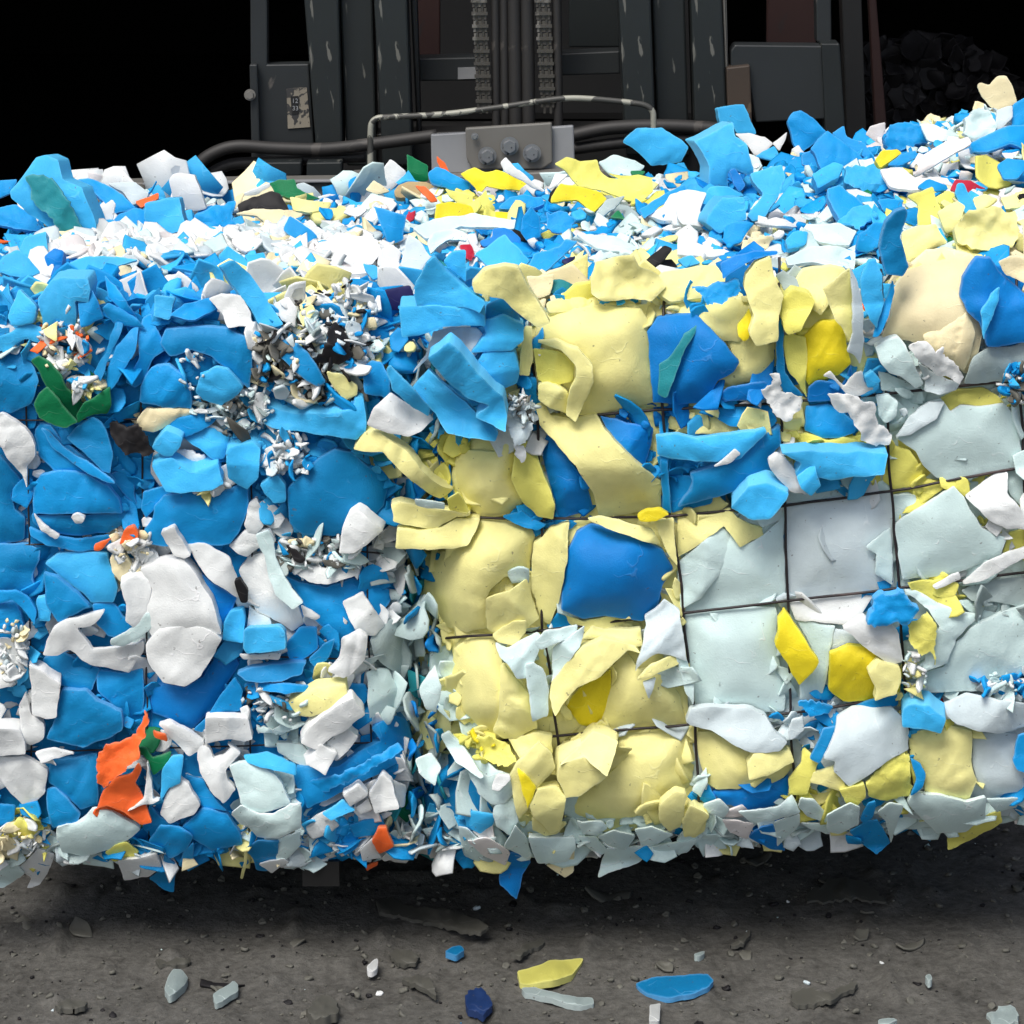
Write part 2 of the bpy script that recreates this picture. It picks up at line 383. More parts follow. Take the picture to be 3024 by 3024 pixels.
#SKY, SUN, EXPO = 0.125, 2.2, 0.32
PIECES = """
# broad backing sheets under the smaller pieces
Q M w l-8 n0 Z|1985,1530 2300,1505 2640,1458 3170,1380 3170,2010 2700,2060 2350,2110 2040,2150
Q L w l-8 n0 Z|2040,2160 2350,2115 2700,2065 3170,2020 3170,2400 2700,2420 2300,2450 2060,2460
Q Y w l-8 n0 Z|1380,1240 1960,1210 1985,1530 2040,2150 2050,2440 1560,2470 1400,2200 1330,1900 1300,1560
Q Y w l-8 n0 Z|1560,930 2000,890 2600,850 2620,1150 1960,1200 1580,1220
Q M w l-8 n0 Z|2610,1140 3170,1090 3170,1370 2640,1450
Q U w l-9 n0|-150,1250 420,1250 430,1600 430,1920 440,2400 -150,2440
Q B w l-9 n0|440,1260 1060,1260 1100,1800 1090,2400 450,2430
Q B w l-9 n0|-150,960 1080,960 1080,1240 -150,1240
# face of left bale, region D
D B|0,240 60,235 120,250 175,320 200,400 160,520 60,560 0,560 -60,500 -60,260
D B l0|-60,560 60,560 170,500 200,560 180,640 60,640 -60,620
D G l34 u-10|155,290 200,268 260,300 310,360 350,440 430,510 395,600 365,590 345,545 240,430 205,350|glossy folded dark green foam sheet
D G l42 u8|240,425 290,480 345,545 400,610 345,640 270,620 200,590 175,520 200,460
D G l40 u8 s-10|430,510 480,490 540,440 570,425 575,520 560,565 480,570 400,615 395,570
D Y l40|218,130 300,85 290,190 240,165
D B l26 s25|600,85 640,100 610,180 570,260 520,400 485,350 540,260 570,180
D B l32 s25|690,120 720,110 700,250 640,340 590,430 545,470 560,330 600,220
D B l28 s-15|740,70 785,45 810,120 870,230 800,270 740,400 700,430 650,400 720,280 715,170
D B p l22|860,125 1000,110 1180,120 1300,180 1310,300 1290,440 1250,400 1190,350 1100,270 1000,235 880,270 830,200
D B l4|860,270 1000,240 1110,280 1190,350 1180,460 1000,420 900,330
D B l24 p|820,310 880,310 950,370 990,450 990,535 850,535 720,500 730,420 780,330
D b l36 p|1010,450 1040,370 1120,325 1180,330 1265,430 1240,460 1150,525 1050,490
D B l34 u15|1420,210 1450,180 1540,200 1590,240 1640,310 1690,400 1640,425 1560,370 1450,270
D K l42 r|1640,290 1690,200 1700,120 1740,90 1780,110 1800,180 1830,250 1800,300 1740,310
D Y l38|1690,350 1760,360 1860,420 1850,470 1790,500 1730,430
D b l44 t26 u20 e0,-20|1340,560 1380,520 1460,545 1560,565 1700,565 1830,540 1840,480 1880,480 1900,560 1900,660 1850,700 1700,680 1560,660 1420,640 1370,620
D C l26 p|705,600 760,540 900,535 1000,545 1060,560 960,580 850,640 790,665 720,640
D B l28|810,640 900,590 1050,560 1130,580 1100,620 960,690 860,670
D K l30 r|560,620 600,595 660,640 720,620 760,680 795,760 750,800 710,770 660,790 610,720 570,680
D B l30|345,690 390,640 480,580 530,610 560,680 585,770 570,870 530,865 440,770
D B l12|180,650 210,610 260,620 320,700 430,780 560,860 640,950 730,1040 740,1080 640,1030 540,930 400,870 280,860 200,780
D B l22 s20|210,640 250,650 330,740 480,830 600,930 560,930 420,850 270,740
D b l38 t20 e6,-16|785,740 860,645 950,690 930,740 890,785 840,785
D b l26 t24|950,690 1030,635 1120,640 1190,690 1160,800 1100,800 1020,740
D W l16 r|910,750 1060,780 1080,850 960,850 900,800
D b l38 t30 u12 e-4,-24|785,830 890,790 960,840 1010,870 1130,820 1160,930 1100,960 940,980 860,970 820,900
D b l42 t34 e0,-22|1170,770 1190,740 1310,710 1350,750 1340,900 1280,960 1220,920 1180,900
D b l30 t16|1350,930 1440,880 1480,940 1480,1020 1420,1030 1370,980
D B l14 w|740,970 860,940 900,990 800,1060 760,1110 730,1060
D B p l22|175,930 210,880 330,860 450,880 560,940 620,1010 640,1080 400,1085 170,1085
D B p l8|160,1090 400,1090 650,1085 660,1130 560,1180 400,1200 240,1180 170,1130
D B l14|150,1150 280,1200 420,1215 560,1190 600,1230 500,1275 400,1280 250,1250 160,1200
D W l34 p|365,1100 400,1085 440,1100 430,1130 390,1140
D W l24|175,1080 220,1130 310,1200 290,1220 210,1170
D B p l6|0,780 60,850 120,930 60,980 80,1060 130,1100 125,1220 0,1240 -80,1200 -80,760
D B l4|70,950 130,890 170,900 170,1000 140,1060 60,1010
D W l32 p|0,560 60,590 130,640 185,720 180,790 140,840 140,950 115,880 40,800 0,720 -60,640
D B p l26 t14|800,1040 850,990 960,970 1000,960 1080,990 1180,960 1240,930 1290,950 1290,1060 1240,1180 1190,1245 1000,1250 850,1255 760,1240 750,1170 790,1110
D B l2 w|560,880 690,840 700,1000 720,1060 640,980
D B p l28 t14|1490,950 1560,890 1650,800 1740,745 1830,770 1900,830 2023,920 1990,1040 1900,1150 1740,1200 1560,1190 1500,1130
D W l46 t24 u10 e8,-10|1755,1285 1770,1180 1800,1090 1850,1060 1900,1100 1990,1170 1920,1230 1830,1290
D W p l20|1265,1140 1290,1030 1330,1000 1370,1080 1370,1150 1330,1190 1290,1180
D W p l18|1190,1250 1270,1170 1400,1160 1430,1230 1340,1260 1280,1310 1230,1290
D W p l20|1240,1380 1290,1300 1400,1280 1450,1350 1480,1450 1540,1550 1580,1650 1520,1690 1400,1620 1330,1590 1290,1500
D M l34|1320,1190 1390,1170 1420,1220 1430,1310 1470,1400 1520,1480 1575,1545 1520,1580 1430,1510 1400,1430 1370,1300
D K l40|1480,1240 1530,1270 1590,1320 1570,1345 1530,1330
D W l24 u20|1490,1340 1600,1350 1680,1370 1790,1350 1870,1400 1800,1420 1700,1455 1600,1440 1530,1390
D B p l12|1470,1400 1560,1440 1690,1465 1820,1420 1960,1450 2050,1490 1980,1600 1890,1700 1850,1800 1760,1760 1600,1600 1530,1480
D W l44 t18|830,1180 900,1150 950,1230 990,1300 960,1320 900,1300
D W l30|970,1240 1055,1235 1190,1310 1230,1420 1240,1520 1150,1470 1060,1400 1010,1320
D W p l44 t34|725,1370 780,1350 940,1315 990,1360 1040,1440 1100,1530 1130,1640 1150,1710 1060,1690 900,1690 800,1740 770,1700 760,1560 790,1480 760,1420|thick off-white foam block with a sharp top corner
D W l40 t26 e-4,-14|620,1450 700,1400 770,1420 790,1480 770,1560 750,1640 690,1675 650,1640 655,1550
D O l34 t14|620,1240 640,1170 690,1150 720,1180 710,1240
D O l32|485,1250 520,1230 580,1215 545,1250 520,1280 490,1280
D C p l26|570,1320 610,1280 660,1300 690,1370 680,1420 620,1440 580,1380
D W l22 r|650,1260 720,1240 790,1290 760,1340 700,1310
D b p l14|230,1340 300,1290 400,1280 550,1290 580,1360 610,1470 590,1540 480,1545 430,1500 340,1430
D B l30 p|225,1390 290,1410 400,1490 465,1570 400,1600 300,1650 240,1560
D B p l10|-60,1245 120,1235 210,1270 200,1330 170,1400 190,1490 160,1530 60,1480 -60,1480
D B l30 s12|-40,1490 80,1480 150,1520 190,1590 180,1660 140,1600 60,1530 -40,1560
D B p l14|-40,1560 70,1540 110,1600 130,1700 60,1756 -40,1756
D b p l26|190,1520 240,1510 275,1550 260,1640 200,1640
D B l8|480,1550 590,1545 640,1620 700,1650 660,1740 560,1720 500,1650
D D l14|1010,1370 1100,1440 1230,1520 1200,1600 1150,1680 1100,1550 1040,1450
D K p l40|1215,1430 1250,1420 1285,1490 1280,1550 1250,1550
D W l30|1560,1560 1620,1590 1665,1620 1640,1640 1570,1610
D b l28 t20|1160,1650 1200,1590 1260,1580 1275,1640 1260,1756 1150,1740
D L p l18|1290,1560 1330,1600 1400,1630 1420,1720 1330,1740 1280,1680
# region G
G W l32 t10|218,240 240,170 270,100 340,50 480,20 545,5 520,50 460,90 400,90 440,150 480,210 600,200 700,180 745,160 745,220 700,280 670,330 600,310 500,295 420,260 360,210 300,240|ragged torn white foam sheet
G M l40|570,160 640,120 720,70 760,10 830,15 830,60 740,130 640,190 580,190
G W p l48 t30|755,180 830,100 930,88 1060,95 1150,150 1100,250 1040,350 960,400 850,380 790,310 760,250|rounded off-white foam block hanging low
G B p l12|225,250 330,215 400,260 520,310 480,420 380,420 290,390 215,290
G B l6|510,310 620,330 740,300 750,420 740,600 640,560 560,470 500,420
G B p l22|320,410 440,420 540,490 630,530 635,620 580,660 430,715 330,690 240,670 270,600 300,500
G D p l10|780,400 850,385 960,405 1060,350 1140,190 1180,170 1240,280 1180,380 1130,480 1060,560 1000,620 880,570 780,530
G B l22|1220,350 1260,420 1250,520 1100,560 1050,640 1000,625 1080,550 1140,450
G b l44 t28 e0,12|1260,110 1290,90 1460,85 1480,110 1480,205 1440,220 1280,230 1260,205|neat light blue foam block with rounded corners
G W l30|1240,235 1460,225 1450,260 1260,260
G B l30 u30 t14|1225,330 1300,300 1460,280 1590,270 1560,340 1420,380 1280,375
G B l38 u40|1265,385 1350,378 1600,395 1610,420 1480,440 1400,425 1270,410
G b l32|1330,430 1420,450 1500,480 1570,520 1500,520 1380,470
G Y l46 t24 e0,-10|1490,480 1640,405 1790,385 1810,470 1700,530 1600,555 1540,550|curved pale yellow foam block
G W l56 t26 e-6,-12|1560,690 1600,620 1680,540 1830,460 1895,540 1800,620 1720,660 1640,730
G W l44 t24|1690,690 1790,610 1860,660 1800,740 1740,790
G W l56 t26 e-10,-8|1585,800 1660,700 1750,740 1690,860
G b l46 u25|1670,1060 1780,990 1840,1040 1720,1095
G b l46 u25|1260,760 1380,740 1450,770 1540,810 1535,860 1400,830 1290,800
G W l46 t20|1775,960 1860,905 1910,960 1820,1020
G W l40 t14|1840,1030 1910,980 1932,1040 1870,1060
G W l38 t16 e0,-6|1065,560 1100,555 1290,565 1310,670 1270,685 1180,670 1065,695|small white foam rectangle
G W p l32|820,590 880,580 990,640 1060,680 1050,720 980,760 900,680
G W p l34|1030,700 1090,720 1110,780 1160,760 1200,720 1180,690 1250,740 1170,830 1180,890 1225,930 1160,1010 1090,940 1040,850 1020,770
G W p l30|830,1060 860,960 930,870 970,900 1040,1010 1010,1060 880,1110
G O l44 r|500,770 540,710 630,690 700,650 730,590 750,520 775,590 750,660 720,700 720,770 650,840 590,870 550,935 495,910|torn bright orange foam sheet, upper piece
G O l38 u-8|590,880 680,850 720,800 735,830 700,900 740,970 770,1060 790,1110 730,1120 640,1050 560,1020 500,1030 530,950|torn bright orange foam sheet, lower piece
G O l36|790,630 860,650 870,685 800,660
G G l30|700,710 760,720 790,770 890,740 880,800 800,860 760,780
G b l34|840,830 890,760 950,760 935,900 870,930 830,1000
G W p l46|760,790 790,900 790,980 830,990 790,1010 720,1020 660,1050 740,990 760,900
G W l36 t26 e-6,-12|160,400 150,290 230,330 315,385 290,560 240,570 165,545
G W p l28|100,500 130,430 165,550 230,590 225,670 160,705 110,680
G W l34 t26 e0,-16|-60,620 100,620 130,690 130,750 -60,765
G W p l20 u-8|-60,770 120,760 200,800 245,830 235,950 180,1000 120,1020 60,960 0,870 -60,840
G W l30|180,740 280,720 390,750 300,770 210,800
G B p l10|260,780 380,770 500,740 510,930 510,1010 420,1040 340,960 250,900
G B l16|240,930 290,920 340,970 420,1060 400,1120 270,1130 240,1030
G M p l26|290,1130 400,1110 480,1040 560,1040 700,1120 730,1140 660,1200 560,1250 430,1280 320,1260 295,1190
G M p l40 t10|1190,810 1260,790 1340,800 1430,860 1480,940 1510,1010 1400,1050 1340,1060 1250,1010 1240,960|bowl-shaped pale mint foam sheet
G M l34 n5 u-20|1195,1060 1250,1015 1340,1060 1420,1060 1510,1010 1560,1010 1565,1130 1440,1190 1330,1180 1290,1130 1240,1110
G B p l20|945,1130 1050,1030 1180,1060 1240,1150 1260,1220 1100,1250 1000,1190
G B l26 n4|770,1200 830,1120 940,1130 1000,1180 970,1250 880,1290 820,1230
G W l42 t18|610,1300 720,1290 810,1265 840,1340 770,1385 640,1405
G B l30|850,1270 910,1320 905,1465 860,1460 770,1395 840,1350
G B l26|950,1260 1000,1210 1005,1310 970,1345 925,1330
G B l26|1270,1240 1330,1200 1450,1200 1440,1280 1390,1360 1330,1350 1310,1290
G M l28|1440,1200 1560,1150 1560,1220 1500,1290 1440,1320 1430,1260
G W l34|1340,1320 1470,1290 1500,1310 1410,1370
G M l30|-60,1290 80,1310 130,1370 20,1445 -60,1440
G W l26|90,1350 200,1240 290,1270 240,1380 200,1430 140,1450 160,1390
G y l24 p|-40,1160 60,1130 90,1090 180,1110 200,1150 150,1190 40,1185
G C l30|-40,1180 60,1190 120,1240 -40,1250
G y l26|540,1260 600,1220 660,1210 720,1260 680,1290 590,1310
G Y l30 t4|1265,1240 1282,1240 1277,1340 1260,1400 1245,1395 1265,1320
G B l20|-60,1000 80,1020 70,1090 -60,1150
G W p l44|1770,160 1860,110 1910,140 1890,260 1820,340 1780,360 1700,320 1760,260
G b l26|80,290 140,270 150,350 90,400
G W l20|-60,160 40,150 130,200 100,330 60,400 -60,420
G B l8|1480,180 1560,90 1640,90 1650,200 1560,270 1500,260
G B l18 s20|1600,260 1680,180 1740,150 1700,260 1640,310
G M l26 r|1320,600 1420,620 1560,580 1590,600 1440,650 1340,640
G M l14 p|1430,690 1560,700 1620,760 1590,830 1540,800 1440,740
G B l6|960,860 1050,880 1130,1000 1180,1040 1060,1030 990,960
G B l10 p|780,1010 830,1080 940,1110 860,1180 790,1190 740,1130
# left bale right edge in H
H B p l30 t24 n4|-258,900 -230,850 -100,870 0,850 100,780 230,710 180,640 300,570 370,600 400,720 340,820 200,900 60,970 -60,1030 -170,1080 -200,1020|thick folded blue foam bundle
H B l46 r|-200,930 0,900 150,830 330,730 350,760 200,860 20,950 -150,1020
H W l46 t18|165,1000 240,890 290,930 330,1080 200,1110
H W l38|290,930 365,960 360,1070 330,1080
H W l50 t20|20,1010 110,950 160,1010 60,1070
H O l44 t12|180,1260 215,1190 260,1185 275,1240 300,1290 220,1330|small bright orange foam square near the bottom corner
H O l30|145,1400 215,1370 210,1390 150,1420
H W l34|115,1310 190,1240 215,1330 230,1350 130,1370
H W l24 p|230,1350 300,1280 350,1160 365,1240 340,1340 250,1370
H B l20|60,1170 230,1120 260,1180 190,1230 90,1240
H g l14 p|170,160 280,50 360,90 430,200 430,290 330,350 240,300 190,250
H g l4 p|385,90 450,60 540,130 530,190 440,230 390,150
H M l22|200,320 270,320 330,450 310,530 200,580 170,620 160,500 150,340
H W l14|440,420 480,280 530,180 510,300 500,390
H B l10|50,400 140,410 170,450 130,530 60,490
H B l10|-20,1190 60,1170 90,1240 20,1260
H g l8 p|340,850 420,800 480,830 560,830 560,900 480,1010 440,950
H G l4|310,1100 380,1000 410,1090 370,1160
E W l24|20,1620 130,1560 250,1740 200,1800 100,1790
# right bale lower left, region H
H Y p l6 Z|400,600 450,520 550,490 610,540 660,620 700,690 560,780 450,770 410,700
H B l10 Z|520,920 570,870 590,790 660,790 700,870 740,950 850,1100 800,1160 700,1080 515,1075
H M l44 t8 Z u20|550,690 600,665 690,760 790,910 770,920 640,830
H M l34 Z|610,690 740,740 860,880 930,900 950,1000 900,1060 830,1060 760,1000 700,880
H W l46 Z|830,980 860,900 930,900 930,930 870,990
H M l24 Z n4|850,1070 940,1000 980,1150 930,1230 860,1180 840,1120
H b l16 Z|680,1100 850,1110 840,1170 770,1220 690,1180
H M l24 Z|650,1180 700,1190 760,1250 860,1240 760,1370 680,1340 660,1260
H P l30 Z|700,1260 820,1240 930,1320 905,1390 800,1350
H D l20 Z t10|870,1320 990,1320 1045,1370 1000,1440 970,1575 875,1500
H M l34 Z|900,1290 960,1170 1010,1230 1050,1340 1030,1360
H M l46 Z t18 u25|1030,1240 1140,1240 1280,1230 1290,1300 1240,1370 1080,1380 1050,1310
H C l28 Z|1130,1385 1240,1370 1280,1310 1275,1430 1235,1460
H M l36 Z|1410,1450 1450,1300 1600,1290 1720,1280 1640,1370 1560,1400 1420,1455
H M l40 Z n5|1290,1150 1330,1160 1430,1150 1460,1190 1400,1230 1330,1220
H M l44 Z|1400,1240 1500,1200 1610,1230 1560,1310 1480,1290
H M l40 Z|1610,1200 1700,1180 1820,1220 1740,1270 1650,1290
H M l30 Z|1300,1230 1400,1240 1460,1310 1430,1340 1350,1290
H M l30 Z n4|1700,1290 1800,1270 1950,1250 1900,1320 1760,1350
H L l40 Z t8|1610,340 1650,200 1670,80 1660,40 1720,0 1770,-50 1850,0 1870,130 1890,280 1810,250 1730,240 1660,280|jagged pale grey foam flap
H Y p l24 Z|620,250 650,170 720,130 830,140 880,220 890,300 1000,400 1060,520 1080,650 900,700 780,650 660,540 610,400
H Y p l32 Z|840,660 870,580 880,310 900,300 1040,470 1080,640 960,700 900,705
H Y l40 Z|830,140 940,70 1020,60 1020,120 960,200 870,180
H M l44 Z|850,180 920,210 1080,120 1110,150 1060,290 1040,370 970,380 920,300 880,260
H M l50 Z|1050,190 1120,120 1300,85 1290,140 1200,180 1100,220
H M l52 Z|1010,300 1060,290 1110,320 1140,440 1140,580 1050,610 1030,430
H M l38 Z|1160,210 1340,90 1310,210 1200,340 1160,440
H Y l44 Z t14 u12|1145,470 1160,400 1230,300 1320,200 1440,160 1600,190 1640,240 1570,220 1500,290 1400,380 1300,420 1230,500 1175,585|curved leaf-shaped pale yellow foam flap
H Y p l26 Z|1320,160 1380,90 1450,110 1640,100 1650,200 1560,200 1430,160
H S l2 Z u-10|1240,520 1310,430 1480,330 1480,450 1440,600 1400,650 1300,620
H Y p l18 Z|1480,320 1560,220 1640,330 1780,330 1850,470 1890,620 1500,660 1420,640 1440,500
H Y l36 Z|1620,380 1700,300 1830,240 1850,300 1760,340 1690,370
H L l30 Z|1650,400 1730,370 1690,490
H Y p l10 Z|1500,660 1700,650 1900,640 1940,800 1910,960 1740,1050 1600,1130 1340,1140 1200,1130 1260,1010 1400,950 1520,850
H Y l60 Z t40 u-6 e-10,-30|1200,850 1330,800 1460,910 1300,1020 1230,1020 1190,920|pale yellow foam block, its top face catching the light
H Y l66 Z t40 u35|1200,850 1390,660 1520,715 1480,850 1460,910 1330,800
H Y l46 Z t24|1030,1060 1080,980 1190,960 1240,1030 1200,1200 1160,1220 1060,1130
H Y l34 Z|930,900 970,830 1090,720 1160,780 1180,860 1080,970 1030,1080 980,1140 950,1050
H S l42 Z|970,850 1080,960 1030,1080 1000,1000
H y l30 Z r|720,700 820,690 930,740 970,820 900,860 790,800
H Y p l30 Z|920,700 1060,670 1160,680 1160,780 1000,830
H Y l44 Z t24|1740,1060 1830,990 1890,1000 1880,1080 1860,1180 1800,1210 1745,1150
H Y l40 Z t24|1870,1110 1932,1060 2010,1090 1990,1200 1930,1240 1870,1220
H Y l34 Z|1050,1130 1240,1160 1190,1220 1120,1230 1050,1200
H M l24 Z|1830,250 1880,250 1930,400 1925,520 1890,460
# right bale face, region E
E Y p l20 Z|1050,250 1080,120 1160,20 1400,0 1640,20 1700,110 1725,300 1735,520 1600,560 1400,600 1290,640 1230,590 1100,540 1060,400|plump pale yellow foam pad at the top corner
E y l32 Z|1060,240 1200,250 1280,320 1270,410 1180,440 1080,410
E Y l46 Z t16|1080,200 1180,195 1300,240 1380,330 1390,420 1340,520 1290,640 1235,600 1250,480 1290,400 1290,330 1210,250
E Y l44 Z t16|1085,430 1130,415 1190,440 1250,480 1240,590 1140,560 1085,520
E Y l26 Z|1010,120 1050,120 1055,300 1040,390 985,380 985,300
E b l78 Z t44 e0,-10|325,30 340,5 700,10 790,60 800,120 700,115 560,120 480,160 345,180|wide light blue foam slab jutting over the gap
E b l54 Z t36|780,90 900,50 1000,110 1010,190 940,250 830,250 720,260 800,160
E B l40 Z|800,0 900,-40 960,20 1000,110 900,130 800,90
E L l44 Z|510,150 620,120 760,130 800,190 730,290 690,280 600,200 480,300 400,370 470,280
E b l60 Z t40|740,330 800,240 900,250 960,260 985,370 970,430 870,460 800,400
E b l104 Z t46 e4,-8|480,290 600,200 660,250 760,380 890,500 915,590 910,695 740,610 820,550 700,510 560,390|long light blue foam bar lying on a forked block
E b l88 Z t56 u14 e0,22|400,440 490,350 570,430 690,530 750,590 850,650 865,700 850,745 680,720 590,700 550,640 530,600 450,520|thick forked light blue foam block
E W l64 Z u10|150,650 190,560 280,480 400,560 500,600 520,620 440,690 380,720 270,700
E b l78 Z|260,350 280,330 390,440 500,560 490,605 400,560 290,460
E B l44|130,340 170,305 230,310 280,400 275,555 240,500 140,480
E Y l10|245,210 300,150 440,170 480,210 440,270 370,340 290,330
E B l20|330,190 370,210 400,330 370,340 340,260
E B l0|140,100 300,110 330,190 250,230 180,180
E b l36 r|0,600 60,560 90,500 140,540 150,640 140,720 60,720 0,720
E Y l50 Z t24 e4,-8|80,785 140,690 200,685 270,730 380,800 450,900 560,990 630,1000 550,1060 450,1000 330,900 240,800 150,800|pale yellow foam stick poking out over the gap
E y l-10 Z|470,720 560,680 650,860 640,980 540,930 450,850
E Y p l16 Z|640,790 850,800 900,700 960,760 960,900 1000,1080 920,1140 780,1160 720,1120 650,1010 625,920
E y l36 Z t24|940,950 960,800 1020,740 1070,800 1130,960 1180,1090 1165,1170 1080,1150 990,1060
E D p l6 Z|1095,670 1200,740 1300,900 1360,1020 1385,1110 1190,1170 1150,1000 1110,820
E Y l40 Z t22|1070,540 1120,530 1150,600 1300,620 1400,590 1450,680 1540,780 1640,880 1755,960 1750,1110 1620,1130 1420,1160 1380,1020 1280,870 1170,740 1090,650|long curved pale yellow foam strip between two deep blue patches
E D l14 Z|1420,600 1560,640 1710,670 1690,800 1660,880 1560,790 1460,680
E L l50 Z r|920,570 1000,540 1060,600 1050,680 1010,760 960,760 930,680
E W l46 Z r|960,760 1010,770 1030,820 990,860 960,820
E Y l44 Z t26|290,1080 330,1070 440,1090 600,1120 720,1140 640,1160 560,1190 520,1225 400,1200 295,1180
E Y l40 Z t26|320,1220 440,1230 560,1210 640,1160 770,1160 740,1240 700,1310 600,1330 440,1330 310,1320
E M l60 Z|410,1060 470,1060 580,1080 580,1115 480,1105 420,1090
E y l40 Z|590,1060 650,1020 690,1080 710,1130 600,1110
E Y l0 Z|370,1010 500,990 600,1070 480,1070 400,1060
E Y p l28 Z|770,1170 900,1170 1040,1200 1070,1260 1040,1400 1040,1450 900,1480 830,1540 800,1600 800,1760 700,1780 560,1740 480,1640 410,1520 400,1440 450,1360 600,1340 700,1310|big plump pale yellow foam pad on the left edge
E Y l38 Z|805,1600 860,1570 930,1560 1040,1470 1050,1600 1090,1700 1000,1780 870,1800 800,1760
E Y p l26 Z|1060,1300 1150,1210 1250,1180 1240,1400 1210,1560 1150,1740 1100,1710 1050,1550 1045,1430
E D p l24 Z|1290,1240 1370,1180 1500,1230 1640,1260 1760,1330 1820,1430 1760,1520 1730,1640 1650,1720 1450,1690 1330,1710 1210,1660 1215,1460 1240,1340|bright deep blue foam pad between yellow flaps
E Y l40 Z|1350,1160 1420,1150 1600,1190 1700,1220 1760,1310 1640,1280 1500,1230 1380,1180
E S l48 Z t12|1620,1150 1680,1110 1750,1110 1800,1140 1720,1180 1640,1180
E Y l26 Z|1720,1180 1820,1160 1840,1420 1790,1350 1740,1240
E Y l14 Z|1190,1670 1330,1720 1450,1690 1660,1730 1660,1830 1560,1840 1440,1800 1340,1780 1200,1700
E B l24 Z|1740,590 1790,600 1790,900 1810,1130 1760,1130 1750,900
E B l20 Z|890,1150 1000,1120 1060,1170 1130,1190 1080,1230 960,1190
E B l0 Z|1090,1200 1210,1160 1330,1160 1260,1220 1180,1230
E B l4 Z|1130,1740 1190,1670 1330,1730 1260,1800 1170,1800
E B l24 Z|985,440 1020,390 1070,400 1080,530 1010,540
E B l20 Z|1040,210 1110,120 1120,160 1070,290
E B l6 Z w|1790,930 1932,930 2050,960 2030,1080 1900,1110 1810,1130
# right bale face, region F/C
F D p l30 Z|-170,150 -110,70 0,60 100,50 180,130 270,220 345,320 320,370 230,420 200,470 190,540 0,560 -140,540 -150,330|large deep blue foam sheet with a jagged right edge
F E l44 Z|0,240 40,160 110,110 100,150 40,260 -60,520 -110,500 -100,330 -60,310
F D l26 Z|200,520 290,460 480,430 520,440 540,520 200,545
F B l10 Z|-60,580 500,555 560,640 520,690 420,640 370,680 290,680 200,610 -60,625
F Y w l-4 Z|-40,620 200,620 400,690 300,720 100,720 -60,690
F Y p l6 Z|100,-20 540,-20 545,350 500,410 300,450 220,420 340,330 270,200 150,80
F S l24 Z|340,110 375,60 400,20 415,100 400,190 370,205 335,170
C Y l58 Z F t22|370,1610 385,1530 430,1470 520,1435 540,1540 590,1650 570,1750 560,1900 440,1930 400,1860 430,1760|upright pale yellow foam slab with a pointed top
F y l14 Z|590,170 640,160 720,180 720,520 680,450 620,370 600,290
F S p l16 Z|710,170 800,90 880,90 930,140 970,330 900,390 800,420 730,450 705,400|plump strong yellow foam pad
C y l40 Z F t30|580,1680 640,1610 740,1640 770,1680 690,1840 620,1870 590,1830
C Y l54 Z F s-14|815,1610 960,1490 985,1600 980,1880 940,1870 880,1780
C L l66 Z F s-24 t8|960,1490 1000,1560 1035,1700 1040,1900 1020,2030 990,1980 945,1960 980,1870 975,1650|narrow upright lavender-white foam sheet
C b l56 Z F s10|1015,1560 1060,1450 1110,1440 1140,1530 1150,1680 1110,1830 1070,1780 1030,1680
C B l50 Z F s20|1110,1800 1150,1700 1200,1560 1210,1620 1180,1760 1120,1880 1090,1880
C B l62 Z F t18 s-16|1125,1380 1160,1240 1210,1180 1270,1160 1285,1190 1240,1320 1290,1480 1260,1540 1160,1530|tall curved blue foam piece at the top edge
C C p l30 Z F|1210,1600 1290,1480 1390,1400 1500,1385 1650,1420 1700,1600 1700,1850 1660,2060 1600,2080 1500,2000 1300,1900 1180,1890 1140,1880 1190,1760|big smooth cream foam pad bulging at the top edge
F C p l34 Z|1370,170 1500,100 1610,40 1660,150 1640,260 1600,370 1500,300 1400,250
C D p l50 Z F|1575,1650 1590,1540 1670,1430 1750,1440 1800,1520 1900,1600 1980,1680 1980,1900 1800,1930 1720,1930 1690,1800 1620,1740|deep blue folded foam sheet at the right edge
C b l64 Z F|1690,1740 1750,1640 1800,1600 1790,1680 1720,1850 1710,1900
C C l44 Z F|1790,1460 1850,1430 1980,1430 1980,1600 1900,1560 1830,1530
F M l46 Z t20|1100,240 1150,200 1230,180 1270,220 1310,300 1370,440 1330,465 1250,400 1180,380 1130,320|translucent pale green foam wedge
F W l44 Z r n6|1290,230 1350,200 1400,210 1440,270 1490,230 1490,290 1560,340 1600,400 1570,440 1450,380 1340,320
F g l26 Z|1610,400 1650,290 1740,240 1880,230 1980,180 1980,420 1600,440
F L l24 Z n5|1340,320 1450,390 1580,440 1560,470 1460,500 1370,480 1380,430
F M l10 Z|1120,360 1300,440 1380,470 1300,490 1140,480
F W l46 Z r n6|470,470 540,440 520,380 570,390 580,490 700,510 690,570 630,650 590,660 540,610 490,530
F B l24 Z|570,60 590,100 600,380 680,480 700,510 600,500 560,400 550,180
F D l14 Z|730,470 780,420 860,430 910,470 970,330 980,400 930,530 730,540
F W l40 Z|810,400 850,365 880,400 930,460 990,380 1030,370 1050,440 1100,470 1010,510 960,530 930,490 880,420
F b l50 Z t14|1040,400 1090,370 1140,420 1100,460 1060,460
F B p l10 Z|720,560 840,550 930,600 1000,660 990,710 900,745 800,740 710,700
F W l44 Z r n6|845,500 920,490 1000,530 1100,560 1120,660 1190,720 1180,780 1100,790 1040,760 1000,680 990,640 900,590 850,550|twisted grey-white foam tuft
F M l30 Z p|1110,510 1180,500 1230,540 1220,620 1160,660 1120,620
F y l10 Z|640,720 720,710 850,760 920,740 1000,750 1060,800 900,815 700,780
F Y l2 Z|600,570 700,540 710,680 640,660
